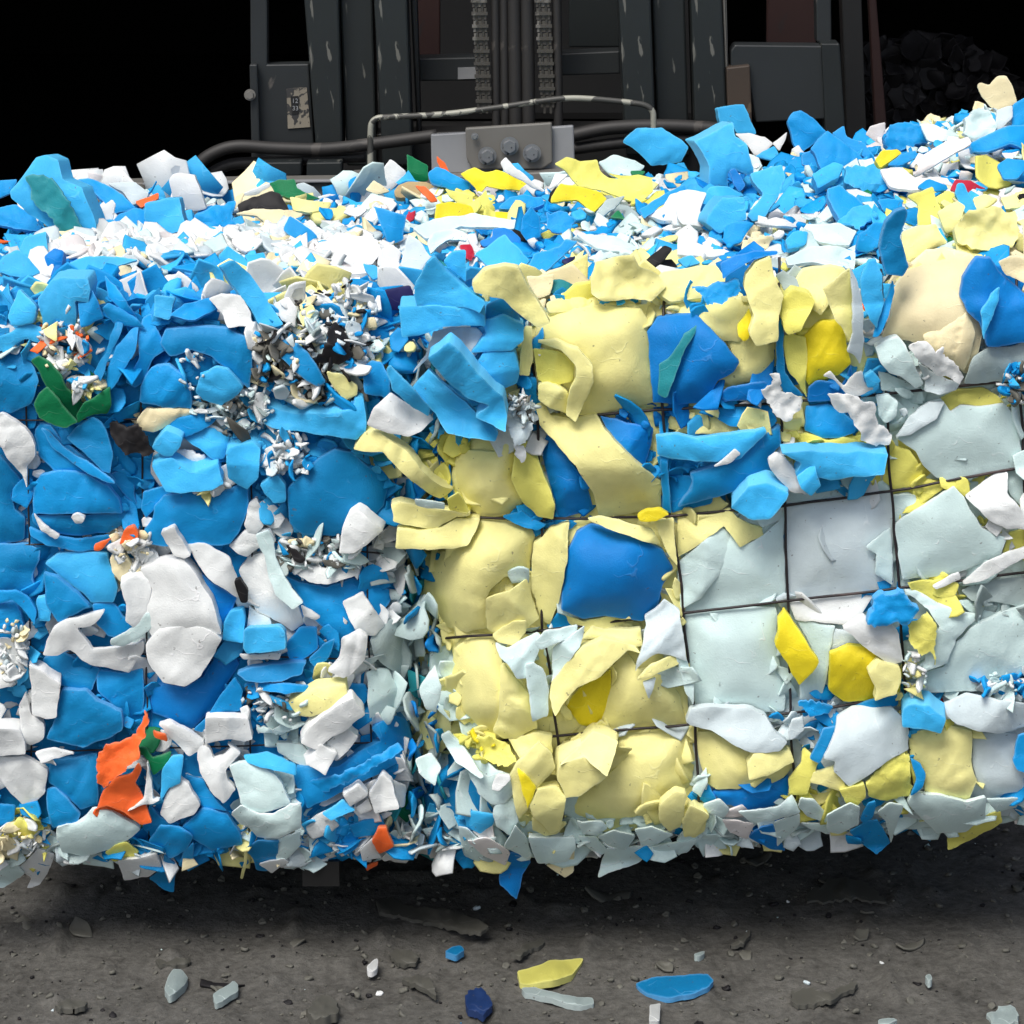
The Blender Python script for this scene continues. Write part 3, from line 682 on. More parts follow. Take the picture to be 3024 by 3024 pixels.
F b l62 Z t34 u10 e0,-8|580,830 700,815 900,820 1060,815 1175,830 1150,950 980,960 850,980 790,960 800,1000 740,1060 700,1020 660,940 690,880|long light blue foam block lying across the wires
F b l76 Z u20|665,960 760,880 800,1010 740,1070 700,1030
F W l52 Z p|505,860 550,830 600,850 650,910 690,990 720,1060 650,1050 560,970 515,910
F B p l30 Z|70,940 210,900 340,860 500,710 575,670 580,780 510,850 540,930 550,990 430,1000 260,1060 100,1100 0,1130 60,1050 85,990
F W l44 Z|200,900 290,840 320,805 355,830 300,880
F b l40 Z p|0,720 100,740 350,710 490,690 500,710 350,860 230,880 0,860 -110,840 -120,730
F b l70 Z t36 u10 e6,-20|300,1130 390,1010 500,990 620,1045 610,1090 510,1200 400,1195|stubby light blue foam cube under the long block
F Y w l2 Z|0,1070 220,1060 290,1110 230,1160 0,1175 -80,1170 -80,1120
F M w l10 Z|1215,740 1300,640 1380,550 1470,520 1520,600 1580,560 1700,570 1820,550 1900,640 1925,900 1750,930 1510,985 1440,960 1370,900 1330,820|broad pale mint foam sheet bound by the wires
F L l18 Z|1215,740 1300,620 1400,540 1490,540 1440,640 1300,720
F y w l0 Z|1470,520 1560,470 1700,460 1780,500 1820,550 1720,580 1590,550 1520,600
F y w l2 Z|1190,780 1300,810 1370,930 1340,1010 1200,1030 1150,980 1160,880
F y l6 Z|1310,1040 1400,970 1500,990 1480,1030 1400,1080 1350,1120
F M w l0 Z|550,1000 700,1060 790,1010 1000,1060 1160,970 1190,1030 900,1080 600,1110
F L w l2 Z|600,1115 1000,1050 1190,1040 1210,1580 700,1640 615,1650|flat pale lavender foam panel framed by black wire
F M l14 Z|1050,1350 1190,1240 1200,1400 1200,1560 1100,1500 1110,1390
F M w l14 Z|1210,1220 1540,1010 1600,1080 1700,1250 1840,1300 1800,1400 1600,1480 1500,1510 1250,1530
F W l30 Z|1600,1070 1780,930 1840,930 1840,1050 1970,1200 1970,1250 1840,1250 1740,1200|sharp-cornered clean white foam sheet
F M w l0 Z|1830,930 1980,900 1980,1200 1850,1050
F M w l0 Z|1200,1060 1330,1060 1340,1140 1210,1210
F M w l2 Z|0,1460 160,1300 260,1230 380,1340 470,1290 590,1180 605,1640 300,1690 20,1720
F M l12 Z|0,1440 140,1320 250,1235 350,1340 250,1480 130,1640 20,1700
F Y l14 Z|0,1180 230,1160 290,1130 330,1180 400,1220 470,1240 480,1290 410,1320 350,1350 260,1230 100,1350 0,1410
F M w l0 Z|480,1010 580,1110 590,1200 470,1240 440,1190
F M w l4 Z|30,1730 300,1690 550,1680 560,1760 545,1900 600,2120 600,2260 500,2270 100,2260 60,2000
F W w l6 Z|620,1660 1000,1610 1090,1620 1020,1740 980,1790 850,1770 660,1760
I M w l4 Z|670,60 880,90 850,250 830,400 790,510 680,500 680,420 790,290 720,160
I L w l0 Z|870,100 1000,130 1060,210 950,200 850,230
I S l40 Z t16 s10|560,60 600,0 640,60 790,290 780,320 680,425 610,300 545,200 560,140|strong yellow foam slab tilted across the wires
I S p l20 Z|850,240 960,200 1060,210 1200,290 1250,330 1240,460 1100,510 920,510 840,440
I Y l46 Z t24 u14|1060,350 1120,290 1240,320 1250,400 1220,470 1100,510 1110,440
I W p l34 Z|920,100 1040,30 1080,70 1200,90 1230,130 1260,290 1190,310 1060,220
F B l56 Z r t20|1055,1790 1090,1700 1090,1630 1220,1610 1240,1600 1350,1700 1270,1790 1220,1770 1100,1810|rough deep blue foam lump on a wire crossing
I y l44 Z r|1290,90 1350,50 1390,10 1440,90 1450,300 1410,240 1340,260 1300,170
F M l26 Z|1265,1590 1330,1590 1450,1660 1600,1720 1700,1730 1620,1790 1560,1860 1500,2000 1360,2050 1400,1900 1460,1800 1400,1700
I M p l18 Z|1360,400 1400,340 1490,320 1530,200 1640,100 1760,40 1980,-40 1980,350 1770,380 1680,450 1500,460 1370,460
F g w l4 Z|1580,1590 1700,1540 1980,1500 1980,1700 1800,1660 1640,1650
F W l36 Z u14|1590,1540 1720,1440 1860,1370 1980,1340 1980,1380 1780,1500 1680,1540 1600,1555
F y l20 Z|1380,1560 1470,1530 1570,1560 1550,1620 1480,1640 1420,1610
F W l30 Z|1420,1570 1570,1490 1580,1530 1440,1590
F y w l4 Z|1810,1380 1850,1270 1980,1235 1980,1350 1850,1400
I L l40 Z t16 u10|50,620 70,560 150,540 420,550 500,600 550,690 620,740 570,790 500,800 380,790 280,730 190,675 80,650|pale grey-white folded foam flap
I Y p l20 Z|105,680 190,680 280,730 380,790 500,800 630,770 655,860 600,930 530,970 400,970 340,1000 220,1000 160,960 120,820
I Y l44 Z t20 u14|390,860 430,800 630,780 650,850 500,930 400,950
I D p l10 Z|190,1010 350,1000 500,970 620,930 620,1040 520,1100 380,1120 250,1080
I L l34 Z|615,700 640,610 700,600 710,670 630,730
I L l40 Z t8|820,820 880,700 890,600 980,540 1200,550 1290,640 1290,780 1200,830 1100,900 960,990 870,900 880,845 820,830|leaf-shaped grey-white foam sheet with a sharp crease
I B l30 Z|740,830 800,700 820,660 900,650 880,700 830,790 790,860
I y l20 Z|620,940 690,860 700,760 790,850 760,930 720,1030 620,1030
I Y l30 Z|750,910 880,870 950,990 900,1010 740,960
I y l34 Z t14|900,1010 1040,970 1050,1050 1010,1090 960,1120
I y l24 Z r n5|1050,970 1180,830 1290,790 1300,930 1300,1040 1160,1070 1060,1040
I b l54 Z t34 e6,-22|1255,550 1290,530 1400,530 1500,610 1470,690 1380,670 1255,655|chunky blue foam block beside a wire
I B l24 Z|970,540 1100,500 1230,470 1230,530 1100,570 1000,570
I B l24 Z r|660,510 760,510 860,540 830,580 740,600 700,550
I R l20 Z|1270,410 1350,440 1340,470 1280,450
I L l34 Z|1500,590 1490,520 1610,465 1800,510 1980,530 1980,640 1800,690 1680,680 1560,640
I Y p l20 Z|1290,690 1500,640 1640,680 1645,880 1670,950 1620,1075 1500,1060 1380,1030 1380,900 1300,820
I L p l6 Z|1645,690 1900,690 1980,900 1940,1010 1720,1050 1680,980 1645,880
I B l20 Z|1870,840 1900,700 1980,680 1980,920 1890,900
I B l28 Z|1300,830 1360,860 1385,920 1370,990 1300,1040 1330,950
I M p l30 Z|1280,1080 1320,1020 1480,1040 1610,1075 1720,1050 1720,1160 1600,1240 1450,1250 1400,1200 1340,1140
I y l24 Z|1510,1255 1620,1220 1720,1150 1800,1120 1810,1190 1740,1230 1620,1290 1505,1345
I M l20 Z|1720,1060 1900,1050 1890,1100 1780,1130
I M l36 Z|140,1090 240,1060 290,1110 260,1160 180,1140
I P l30 Z|250,1170 340,1180 430,1200 390,1280 290,1240
I M l36 Z n4|340,1130 560,1100 640,1030 690,1130 560,1170 420,1190
I D l24 Z|395,1270 470,1210 540,1200 560,1260 600,1340 540,1340
I M l34 Z|540,1190 680,1140 680,1200 560,1320
I M l34 Z n4|690,1050 760,1060 840,1140 830,1190 720,1150 670,1100
I M l40 Z n4|835,1150 960,1080 1020,1100 1010,1200 900,1250 840,1240
I M l30 Z|690,1190 830,1190 850,1250 740,1220
I B l36 Z|1020,1170 1060,1080 1110,1070 1090,1160 1040,1200
I B l24 Z|960,1240 1060,1180 1120,1170 1190,1300 1110,1365 1030,1310
I M l34 Z|1110,1130 1180,1080 1260,1090 1220,1200 1190,1300 1160,1180
I Y l44 Z t20|30,1180 70,1090 180,1150 100,1260 40,1270
I M l30 Z n4|0,1290 60,1210 180,1190 130,1280 50,1350 0,1370
I M l20 Z|80,1010 160,880 170,960 130,1050
I B l10 Z|80,1020 180,980 220,1060 160,1080
H Y l30 Z t22|430,640 520,500 600,560 620,700 560,780 470,760
E Y p l6 Z|330,1320 440,1330 420,1500 480,1640 520,1760 420,1800 360,1600
H M l40 Z|440,430 520,300 560,420 530,560 470,540
H M l42 Z|420,820 500,780 560,860 520,960 440,900
E Y p l8 Z|230,830 420,900 560,1060 440,1100 320,1060
"""  # deeper yellow pieces in the pad hollows have shade put into their colour
HEAP = """
A b L10 t50 e20,-6|50,990 130,900 190,815 240,805 300,830 330,930 420,970 500,1150 500,1230 430,1250 250,1180 150,1110 60,1030|tallest upright light blue foam block at the far left of the heap
A E L10 t8 o26 r|130,910 170,900 260,910 330,1010 380,1090 430,1190 430,1250 350,1240 230,1110 170,1040 150,960|speckled green-blue foam strip on the front of the tallest upright block
A T L20|415,970 520,970 520,1030 500,1080|small brown foam scrap behind the tall light blue block
A B p L30 t20|400,930 460,925 560,960 640,1010 710,1080 580,1110 540,1050|rounded blue foam dome right of the tall light blue block
A L p L30|560,950 620,940 700,945 770,1000 760,1040 690,1060 640,1000|smooth pale foam dome behind the rounded blue one
A O L45|700,1050 820,1000 820,1030 730,1080|orange foam sliver left of the upright white piece
A W L8 t20|880,930 900,900 960,900 1010,910 1040,990 1070,1080 1000,1100 950,1070 890,1020|upright ragged white foam piece against the dark shed
A b L15 t50 e0,-14|750,1050 870,1030 930,1030 960,1170 930,1200 850,1230 780,1230 750,1130|squat light blue foam cube below the upright white piece
A B p L30|560,1170 620,1110 700,1080 750,1090 760,1200 650,1190
A W L20|495,1100 580,1035 600,1060 580,1150 530,1190
A B L30 r|960,1180 1020,1110 1120,1060 1230,1040 1200,1120 1240,1200 1150,1240 1050,1220|crumbling blue foam chunk right of the squat cube
A K p L30|1230,1060 1310,1020 1400,990 1450,1000 1500,1080 1505,1105 1380,1090 1240,1105|wide black foam lump at the back of the heap
A C L40|1220,1110 1320,1080 1490,1090 1510,1140 1480,1190 1390,1170 1330,1120|cream foam scrap in front of the wide black lump
A G L30|1390,950 1440,935 1525,925 1540,970 1600,1010 1660,1030 1540,1040 1430,1000|bright green foam scrap above the wide black lump
A Y L50|1500,1020 1600,1040 1720,1050 1700,1090 1600,1100 1520,1090
A B L30|1500,1120 1600,1180 1650,1230 1610,1280 1500,1220 1470,1190
A B p L30|-40,1080 80,1060 180,1120 230,1200 100,1190 -40,1160
A B L30|-40,940 90,930 60,1000 -40,1040
A b L25 t30|100,1290 130,1230 240,1200 245,1300 180,1340 110,1330
A D L20 t30 p|230,1330 280,1290 325,1300 325,1370 260,1400
A b L25|-40,1400 30,1320 90,1290 150,1340 210,1410 150,1440 60,1430
A W L50 t20 p|1580,1340 1650,1260 1760,1230 1932,1220 1980,1300 1932,1370 1700,1390 1600,1380
A b L5 t24 e-14,4|1145,1380 1210,1350 1300,1420 1390,1560 1470,1680 1430,1700 1340,1680 1300,1600 1200,1470|leaning blue foam bar propped above the black and white shreds
A b L25|1130,1330 1180,1275 1260,1330 1330,1400 1300,1420 1210,1350 1150,1390
A W L10 t20|1085,1550 1150,1520 1250,1530 1300,1620 1310,1690 1180,1700 1150,1620|ragged white foam block left of the leaning blue bar
A b L5 t40 e10,-16|195,1550 270,1450 340,1440 455,1440 470,1500 460,1570 390,1560 395,1690 220,1700 215,1640|arch-shaped light blue foam block near the left bale's front edge
A W L35|110,1440 230,1430 270,1460 190,1550 150,1510
A b L10 t20|40,1640 100,1500 190,1590 170,1680 60,1690
A B L10 s20|540,1430 600,1480 650,1560 720,1660 640,1620 560,1540
A B L10|530,1600 560,1570 700,1640 750,1700 600,1690
A B L70|890,1390 1000,1360 1100,1380 1140,1400 1000,1410
A B L70|950,1410 1100,1440 1140,1460 1010,1440
A B L50|820,1480 900,1470 1030,1510 960,1560 840,1540
A B L40 n5|880,1640 950,1580 1100,1540 1130,1600 1000,1660
A B L10|400,1570 480,1500 520,1600 540,1650 420,1700
A B L40|470,1460 560,1470 580,1530 500,1560
A b L10 t16|800,1530 910,1540 880,1660 800,1640
A b L40|440,1330 600,1330 720,1350 560,1390 430,1410 290,1390
A b L55|1270,1320 1370,1310 1380,1370 1300,1400
A W L45 n4|780,1480 860,1430 930,1420 900,1480 820,1530
A B L20|-30,1500 60,1430 100,1480 30,1590 -30,1590
A b L10|-30,1750 60,1720 130,1670 220,1700 240,1790 130,1760 20,1830
A K L30|1550,1340 1600,1290 1600,1340 1560,1390
A K L50 r|1540,1430 1610,1410 1680,1460 1600,1450|black foam shreds among white scraps on the left bale
A b L40|1430,1510 1490,1480 1560,1530 1460,1560
A W L20|1420,1570 1500,1540 1540,1600 1530,1700 1460,1660
A Y L20|1550,1620 1620,1580 1640,1610 1570,1700
B W L15 t24|200,970 280,860 370,930 360,960 290,1030 240,990|wedge-shaped white foam block beside the standing green piece
B G L10|345,1000 370,940 370,835 480,900 490,980 430,1000|pointed green foam piece standing in front of the steel plate
B T p L30 t20|300,1040 330,1000 400,985 480,990 550,1030 540,1080 400,1080 310,1070|rounded tan foam disc below the pointed green piece
B C L30|145,1030 195,980 280,1040 200,1060
B O L10|535,845 580,880 605,940 570,930 540,890|small orange foam sliver sticking up in front of the steel plate
B O L30|415,1010 470,1010 520,1060 545,1090 500,1100 460,1050|hooked orange foam strip lying on the tan disc
B B L20 t20|485,940 530,900 600,930 720,1000 710,1050 600,1030 500,990|blue foam chunk right of the pointed green piece
B S L25 n4|660,940 740,910 800,940 860,920 950,950 1060,1020 1080,1050 900,1030 800,1010 760,1060 740,1020|folded strong yellow foam sheet under the three bolts
B W L20|880,880 910,855 950,900 1060,990 1150,1060 1060,1020 900,930|curved white foam strip arching over the yellow sheet
B S L40|515,1210 530,1110 600,1090 720,1120 740,1160 620,1190|strong yellow foam scrap left of the small yellow leaf
B y L30|580,1020 640,1040 730,1060 740,1140 690,1130 600,1070
B y L15|760,1080 800,1030 850,1130 840,1170 790,1130|small upright yellow foam leaf in the middle of the heap
B B p L40|870,1130 930,1070 1000,1060 1100,1070 1120,1110 1000,1150|flat blue foam dome in front of the yellow sheet
B y L25 n4|1175,890 1240,850 1310,880 1400,870 1420,930 1470,970 1700,970 1710,1040 1640,1100 1560,1080 1440,1040 1300,1010 1240,930|broad ragged pale yellow foam sheet at the back of the heap
B S L35|1160,1060 1200,1000 1300,1010 1420,1040 1460,1080 1380,1160 1300,1090 1150,1100|strong yellow foam sheet below the broad pale yellow one
B S L50|850,1150 990,1150 990,1195 850,1190
B W L30|1180,940 1250,950 1180,1010 1140,1030
B M L30|1410,880 1500,840 1600,870 1670,900 1600,960 1480,960
B G L40|1585,925 1670,930 1640,960 1600,955
B b p L5 t16|1540,770 1620,700 1760,695 1860,760 1900,800 1860,880 1700,905 1630,830|big leaf-shaped light blue foam piece reaching over the dark mast foot
B g L40|1390,1170 1460,1080 1560,1060 1500,1130 1430,1180
B G L40|1475,1180 1520,1140 1560,1190
B B L10|190,1120 250,1140 365,1170 350,1300 270,1330 230,1230|pointed blue foam piece standing in the middle of the left heap
B R L30|370,1160 420,1140 410,1190 370,1210
B R L30 r|650,1340 720,1320 740,1400 700,1420|crumpled dark red foam scrap behind the pale blue diamond
B B L10 t20|995,1180 1050,1120 1090,1180 1100,1290 1020,1310 990,1260
B B L30 r|1130,1160 1220,1150 1290,1190 1230,1280 1140,1260
B b L35|740,1380 900,1270 1040,1410 990,1490 820,1450|pale blue diamond-shaped foam sheet
B D L35|765,1310 830,1290 840,1240 900,1235 990,1290 1000,1340 900,1310 790,1340
B L L20|340,1440 380,1270 440,1310 500,1400 470,1430 430,1500 370,1490|pale foam cone beside the raised blue sheets
B b l60 F L10|570,1420 620,1370 690,1360 690,1530 650,1500
B b l70 F t20|410,1560 480,1430 520,1400 600,1490 720,1590 800,1640 770,1700 700,1670 420,1660|raised light blue foam wedge above the jutting slab
B Y l80 F Z t24|720,1540 780,1470 900,1440 980,1460 1040,1580 1090,1650 1150,1760 1080,1780 960,1690 900,1630 740,1590|long pale yellow foam slab sloping down over the front edge
B N L10 t16|170,1640 260,1570 390,1550 415,1640 350,1690 200,1670|dark navy foam slab on the front edge of the left bale
B O L40 p|345,1500 380,1470 415,1490 400,1530 370,1530|round orange foam dot behind the navy slab
B K L40|1635,1440 1770,1330 1810,1350 1770,1410 1690,1470|black foam strip lying diagonally on the right bale
B N L40|1210,1410 1290,1390 1240,1440
B Y L10 Z n6 t12|1370,1500 1400,1420 1600,1380 1640,1450 1740,1490 1780,1560 1700,1640 1600,1620 1440,1640 1370,1600|crumpled pale yellow foam sheet above the plump yellow pad
B Y p L35|1680,1560 1760,1480 1900,1450 2040,1440 2100,1500 2100,1560 1990,1620 1800,1640|smooth pale yellow foam sheet right of the crumpled one
B E L30|1130,1590 1180,1490 1240,1510 1310,1570 1200,1600
B C L20|1020,1500 1170,1490 1150,1600 1080,1620 1030,1540
B Y L50 p|1130,1650 1250,1590 1370,1580 1600,1640 1640,1670 1400,1680 1150,1700
B W L30 p t20|-20,1290 120,1280 220,1310 190,1420 90,1430 -20,1430
B W L25 t16|230,1360 290,1325 340,1370 330,1430 360,1500 260,1490 210,1430
B W L60 p|-20,1450 120,1450 170,1480 0,1500
B M L30|480,1310 520,1260 620,1240 690,1260 700,1310 600,1300 540,1340 500,1380
B W L30|700,1290 770,1350 740,1400
B W L35 t14|1680,1170 1760,1120 1800,1060 1900,1030 2030,1060 2010,1180 1900,1200 1760,1200|flat white foam sheet left of the tall light blue blocks
B B L25|1630,1140 1760,1060 1880,1000 1890,1030 1760,1110 1660,1190
B M L60|1290,1270 1500,1280 1640,1350 1560,1370 1400,1350
B M L60|400,1240 520,1190 740,1160 980,1200 1000,1240 660,1230 480,1300
B b L40|130,1430 200,1440 240,1500 180,1520
B W L50|820,1200 1000,1220 980,1290 860,1250
B B L30|1020,1470 1060,1380 1200,1340 1230,1300 1300,1310 1180,1430 1080,1500
B M L40 r|1360,1400 1420,1360 1560,1370 1600,1380 1400,1430
C b L10 t24 e-6,0|225,600 370,575 410,670 440,750 330,740 300,680 240,690|light blue foam square standing highest against the shed
C b L10 t60 e-24,-8|90,790 310,675 320,760 390,800 410,900 430,950 400,980 350,960 310,940 285,960 280,1040 200,1040 170,1060 180,930 150,860|tall notched light blue foam block
C D L20|285,950 320,940 385,1030 350,1070 310,1020
C b L15 t60 e-20,-18|170,1200 250,1100 370,1100 385,1220 240,1300 160,1250|light blue foam cube in front of the tall notched block
C b L30|100,1170 180,1040 280,1035 370,1090 250,1110 170,1230|lit slanting foam face behind the light blue cube
C W L25|320,745 400,740 490,765 540,800 490,840 430,870 390,800
C W L15|530,800 610,735 600,780 570,840
C b L30|430,870 540,810 580,890 500,890
C B p L15 t18|610,680 640,625 690,615 760,660 830,730 760,800 680,860 650,800|rounded blue foam tongue standing against the shed
C B p L30 t14|770,790 830,725 900,770 1000,850 1050,900 960,940 800,940 760,850 740,830|broad blue foam sheet leaning on the rounded tongue
C B L30|690,860 760,830 790,930 700,920
C B L25|860,740 930,700 940,760 1040,800 1110,880 1050,880 960,830
C P L10|1045,750 1080,700 1160,680 1160,780 1100,790|small white foam square against the shed
C B L25 r n8 t20|1160,760 1200,695 1300,675 1360,690 1400,780 1330,800 1240,830 1170,820|crumpled blue foam sheet right of the small white square
C M L35 n4|1350,690 1420,690 1560,740 1580,760 1450,790 1390,780
C M L15 r t24 n8|1600,680 1650,610 1740,610 1780,700 1760,780 1700,800 1590,750|fluffy pale mint foam tuft on the highest right part of the heap
C C L5 t6|1670,480 1690,460 1740,470 1790,420 1830,420 1870,480 1895,570 1850,590 1780,620 1740,590 1690,530|notched beige foam sheet standing at the heap's highest point
C B L20|1870,580 1980,520 1980,680 1860,720
C B L25 t14|1630,800 1750,740 1850,700 1980,690 1980,860 1860,800 1730,850 1640,850
C L L20|1780,610 1870,580 1870,660 1810,720 1770,760
C S L30 t16|1100,890 1140,840 1230,830 1250,850 1180,900 1130,935|small strong yellow foam lump on the right bale's heap
C B L30|1170,920 1240,860 1330,840 1330,880 1240,920
C P L40 n4|1320,990 1360,870 1500,790 1620,760 1640,800 1520,870 1420,930|long crumpled white foam sheet on the right heap
C W L60 n4|1130,940 1250,930 1330,990 1500,990 1700,1010 1730,1040 1500,1040 1300,1060 1180,1040
C R L30|1520,1060 1545,1000 1640,1010 1720,1050 1640,1080 1560,1070|bright red foam scrap on the right heap
C b L15|1550,1080 1560,1020 1590,1020 1640,1100 1670,1170 1620,1210 1570,1130|curling blue foam ribbon in front of the bright red scrap
C B L45|1340,1040 1400,1000 1500,1030 1510,1060 1400,1070
C b L40 r t20|940,930 1000,920 1150,950 1170,1000 1150,1060 1040,1070 930,1010|pitted light blue foam slab on the right heap
C b L35 t24|750,970 870,900 930,920 900,990 780,1050
C b L25 t20|405,970 520,930 580,920 600,1000 560,1100 480,1220 420,1230 390,1200 480,1080 420,1010|jagged light blue foam strip right of the cube
C B L35 t20|835,1050 900,1030 1010,1110 1120,1210 1010,1260 900,1220 840,1110
C W L35 t12|0,1080 80,1060 160,1070 130,1170 150,1270 30,1250 0,1210
C B L30|250,1340 270,1260 330,1230 430,1240 390,1290 360,1350 290,1370
C C L25 r|345,1390 370,1330 530,1300 540,1330 500,1390 420,1410|crumbly cream foam scrap in front of the light blue cube
C b L35 t14|600,1340 640,1290 730,1290 720,1360 620,1390
C D l50 F Z u40|245,1470 330,1420 440,1400 560,1400 555,1420 430,1440 300,1520 250,1560
C B l44 F Z u20 r|75,1600 180,1590 340,1560 360,1620 280,1680 160,1700 140,1650
C M L65 n3|600,1440 740,1370 900,1370 990,1400 990,1500 860,1480 740,1460 620,1480|wide pale mint foam sheet lying behind the upright yellow slab
C M L60|720,1250 900,1240 1000,1290 960,1370 800,1350 700,1290
C W L60|0,1320 200,1380 350,1410 200,1430 0,1420
C y L25|1280,1090 1420,1040 1440,1100 1480,1180 1440,1250 1340,1260 1340,1140|notched pale yellow foam sheet on the right heap
C Y p L20|1250,1290 1340,1260 1440,1250 1505,1350 1400,1400 1290,1480 1250,1380|pale yellow foam panel above the cream pad
C Y L20 r n8 t20|1540,1290 1620,1180 1750,1150 1890,1180 1900,1320 1860,1380 1720,1400 1560,1360|bumpy pale yellow foam chunk near the right edge
C Y L40|1650,1100 1720,1080 1790,1110 1740,1150 1670,1170
C Y L40|1800,1100 1890,1080 1920,1150 1830,1170
C y L30|1440,1100 1500,1060 1550,1080 1530,1140 1470,1140
C Y L30|1450,1180 1560,1120 1610,1150 1560,1280 1500,1300
C B L20 t20|1010,1300 1100,1240 1190,1240 1160,1350 1060,1410 1000,1400
C g L20|545,1530 590,1510 660,1550 680,1600 600,1620|small grey-brown foam scrap behind the yellow slabs
C Y l24 F Z p|620,1620 700,1500 850,1480 940,1500 880,1640 800,1760 720,1700
C B L40|1780,920 1840,880 1980,900 1900,990 1820,1000
C Y l10 F Z p|-20,1700 150,1700 370,1650 420,1740 350,1900 200,1900 40,1820
C W L50|430,1240 560,1210 690,1260 560,1260
C b L40 r|880,1260 960,1160 1060,1140 1130,1200 1010,1270
C B L30|1120,1110 1250,1110 1260,1170 1150,1180
C b L40|0,1440 80,1420 130,1460 40,1490
"""
GROUND = """
J g t12|935,960 960,890 990,850 1040,850 1070,890 1060,930 1000,980 960,1000|dirty white foam scrap on the ground at the lower left
J g t9|1215,990 1260,960 1330,910 1355,930 1360,970 1300,1010 1230,1045|curved dirty white foam offcut on the ground right of the lower left scrap
K y t11|1020,860 1060,850 1200,800 1400,785 1390,810 1330,880 1200,915 1080,935 1030,930|yellow foam slab lying on the ground
K U t8|1690,930 1780,895 1932,880 2100,870 2140,910 2110,950 2030,985 1880,1010 1760,990|wide dusty blue foam sheet on the ground
K I t11 r|710,1000 760,950 820,950 860,1000 875,1060 820,1095 740,1080|round indigo blue foam lump on the ground
K g t9|1040,950 1120,950 1250,985 1340,1000 1450,1010 1460,1045 1380,1060 1310,1045 1200,1010 1060,980|long grey-white foam strip on the ground below the yellow slab
K V r t6|205,450 300,430 380,485 560,500 700,520 800,560 860,600 800,645 650,600 480,580 360,540 230,520|long grey foam strip in the shadow under the bales
K W t9|165,830 200,790 222,785 222,840 190,862 165,858|tiny upright white foam chip on the ground
K U t10|600,745 640,720 700,712 720,740 670,770|small blue foam chip in the shadow on the ground
K W t9|1775,1045 1840,1040 1835,1110 1830,1145 1770,1140|small upright white foam cube on the ground below the blue sheet
L g t9 r|1730,1080 1790,1040 1860,1030 1900,1070 1890,1125 1800,1140 1740,1120|crumbly bright white foam lump at the lower right corner
L V r t7|640,940 740,930 860,960 1000,880 1010,910 930,960 840,1000 740,1020 650,1020|dusty grey foam strip flat on the ground at the right
L V r t4|720,410 860,320 1020,330 1140,400 1160,450 960,430 720,460|flat dark grey sheet on the ground under the right bale
L g t9|90,735 155,725 150,745 95,755|tiny pale chip on the ground under the right bale
L g t12|1380,865 1410,855 1425,885 1400,895|small white pebble-like foam chip on the ground at the right
L V r t6 r|1860,350 1910,335 1930,370 1880,380|dark clod on the ground near the right edge
J V r t6|900,800 1000,780 1090,790 1080,815 910,825|flat grey scrap on the ground above the dirty white scrap
J V r t8|310,1050 400,1010 500,1030 480,1060 350,1078|flat grey scrap flush with the ground at the far lower left
J V r t14 r|1745,1080 1800,1010 1860,985 1932,1040 1932,1100 1800,1130|dark rough rubble clod on the ground at the lower edge
K V r t6|285,750 390,730 470,760 430,820 320,810|small grey scrap on the ground left of the blue chip
K V r t8|420,890 500,890 550,940 550,990 460,940 350,900|curved grey scrap on the ground near the indigo lump
K V r t7|980,750 1060,700 1160,670 1170,700 1080,740 1030,775|grey scrap above the yellow slab on the ground
L g t8|1120,1110 1200,1100 1230,1110 1180,1132 1120,1132|flat white foam flake at the bottom edge of the photo
L V r t6|290,690 370,640 400,590 415,600 390,660 320,700|forked grey scrap in the shadow under the right bale
"""
# ================================================================ the two bales
BALE = {'L': tag(empty('foam_bale', (-.55,.5,.17)), 'compressed bale of mostly blue and white shredded foam, left of the gap', 'bale'),
        'R': tag(empty('foam_bale', (.42,.5,.17)), 'wire-tied bale of pale yellow, mint and blue foam, right of the gap', 'bale')}
face_p = parse(PIECES, 'face'); heap_p = parse(HEAP, 'heap'); gnd_p = parse(GROUND, 'ground')
for i, p in enumerate(face_p+heap_p):
    rs = random.Random(i*13+5)
    r = build_piece(p, rs)
    if not r: continue
    v, f, sm, tone, edge = r
    loose = p.kind == 'heap' and p.label
    o = mesh_obj(piece_name(p), v, f, [MAT[p.col]], None if loose else BALE[p.bale], smooth=sm, tone=tone, edge=edge)
    if p.label: o['label'] = p.label
    if loose: tag(o, p.label, 'foam piece', 'loose foam pieces heaped on the bales')
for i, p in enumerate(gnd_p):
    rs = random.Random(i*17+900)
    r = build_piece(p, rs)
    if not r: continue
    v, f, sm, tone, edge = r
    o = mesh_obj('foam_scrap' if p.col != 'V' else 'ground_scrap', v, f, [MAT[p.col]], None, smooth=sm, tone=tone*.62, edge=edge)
    tag(o, p.label, 'scrap', 'scraps lying on the ground')

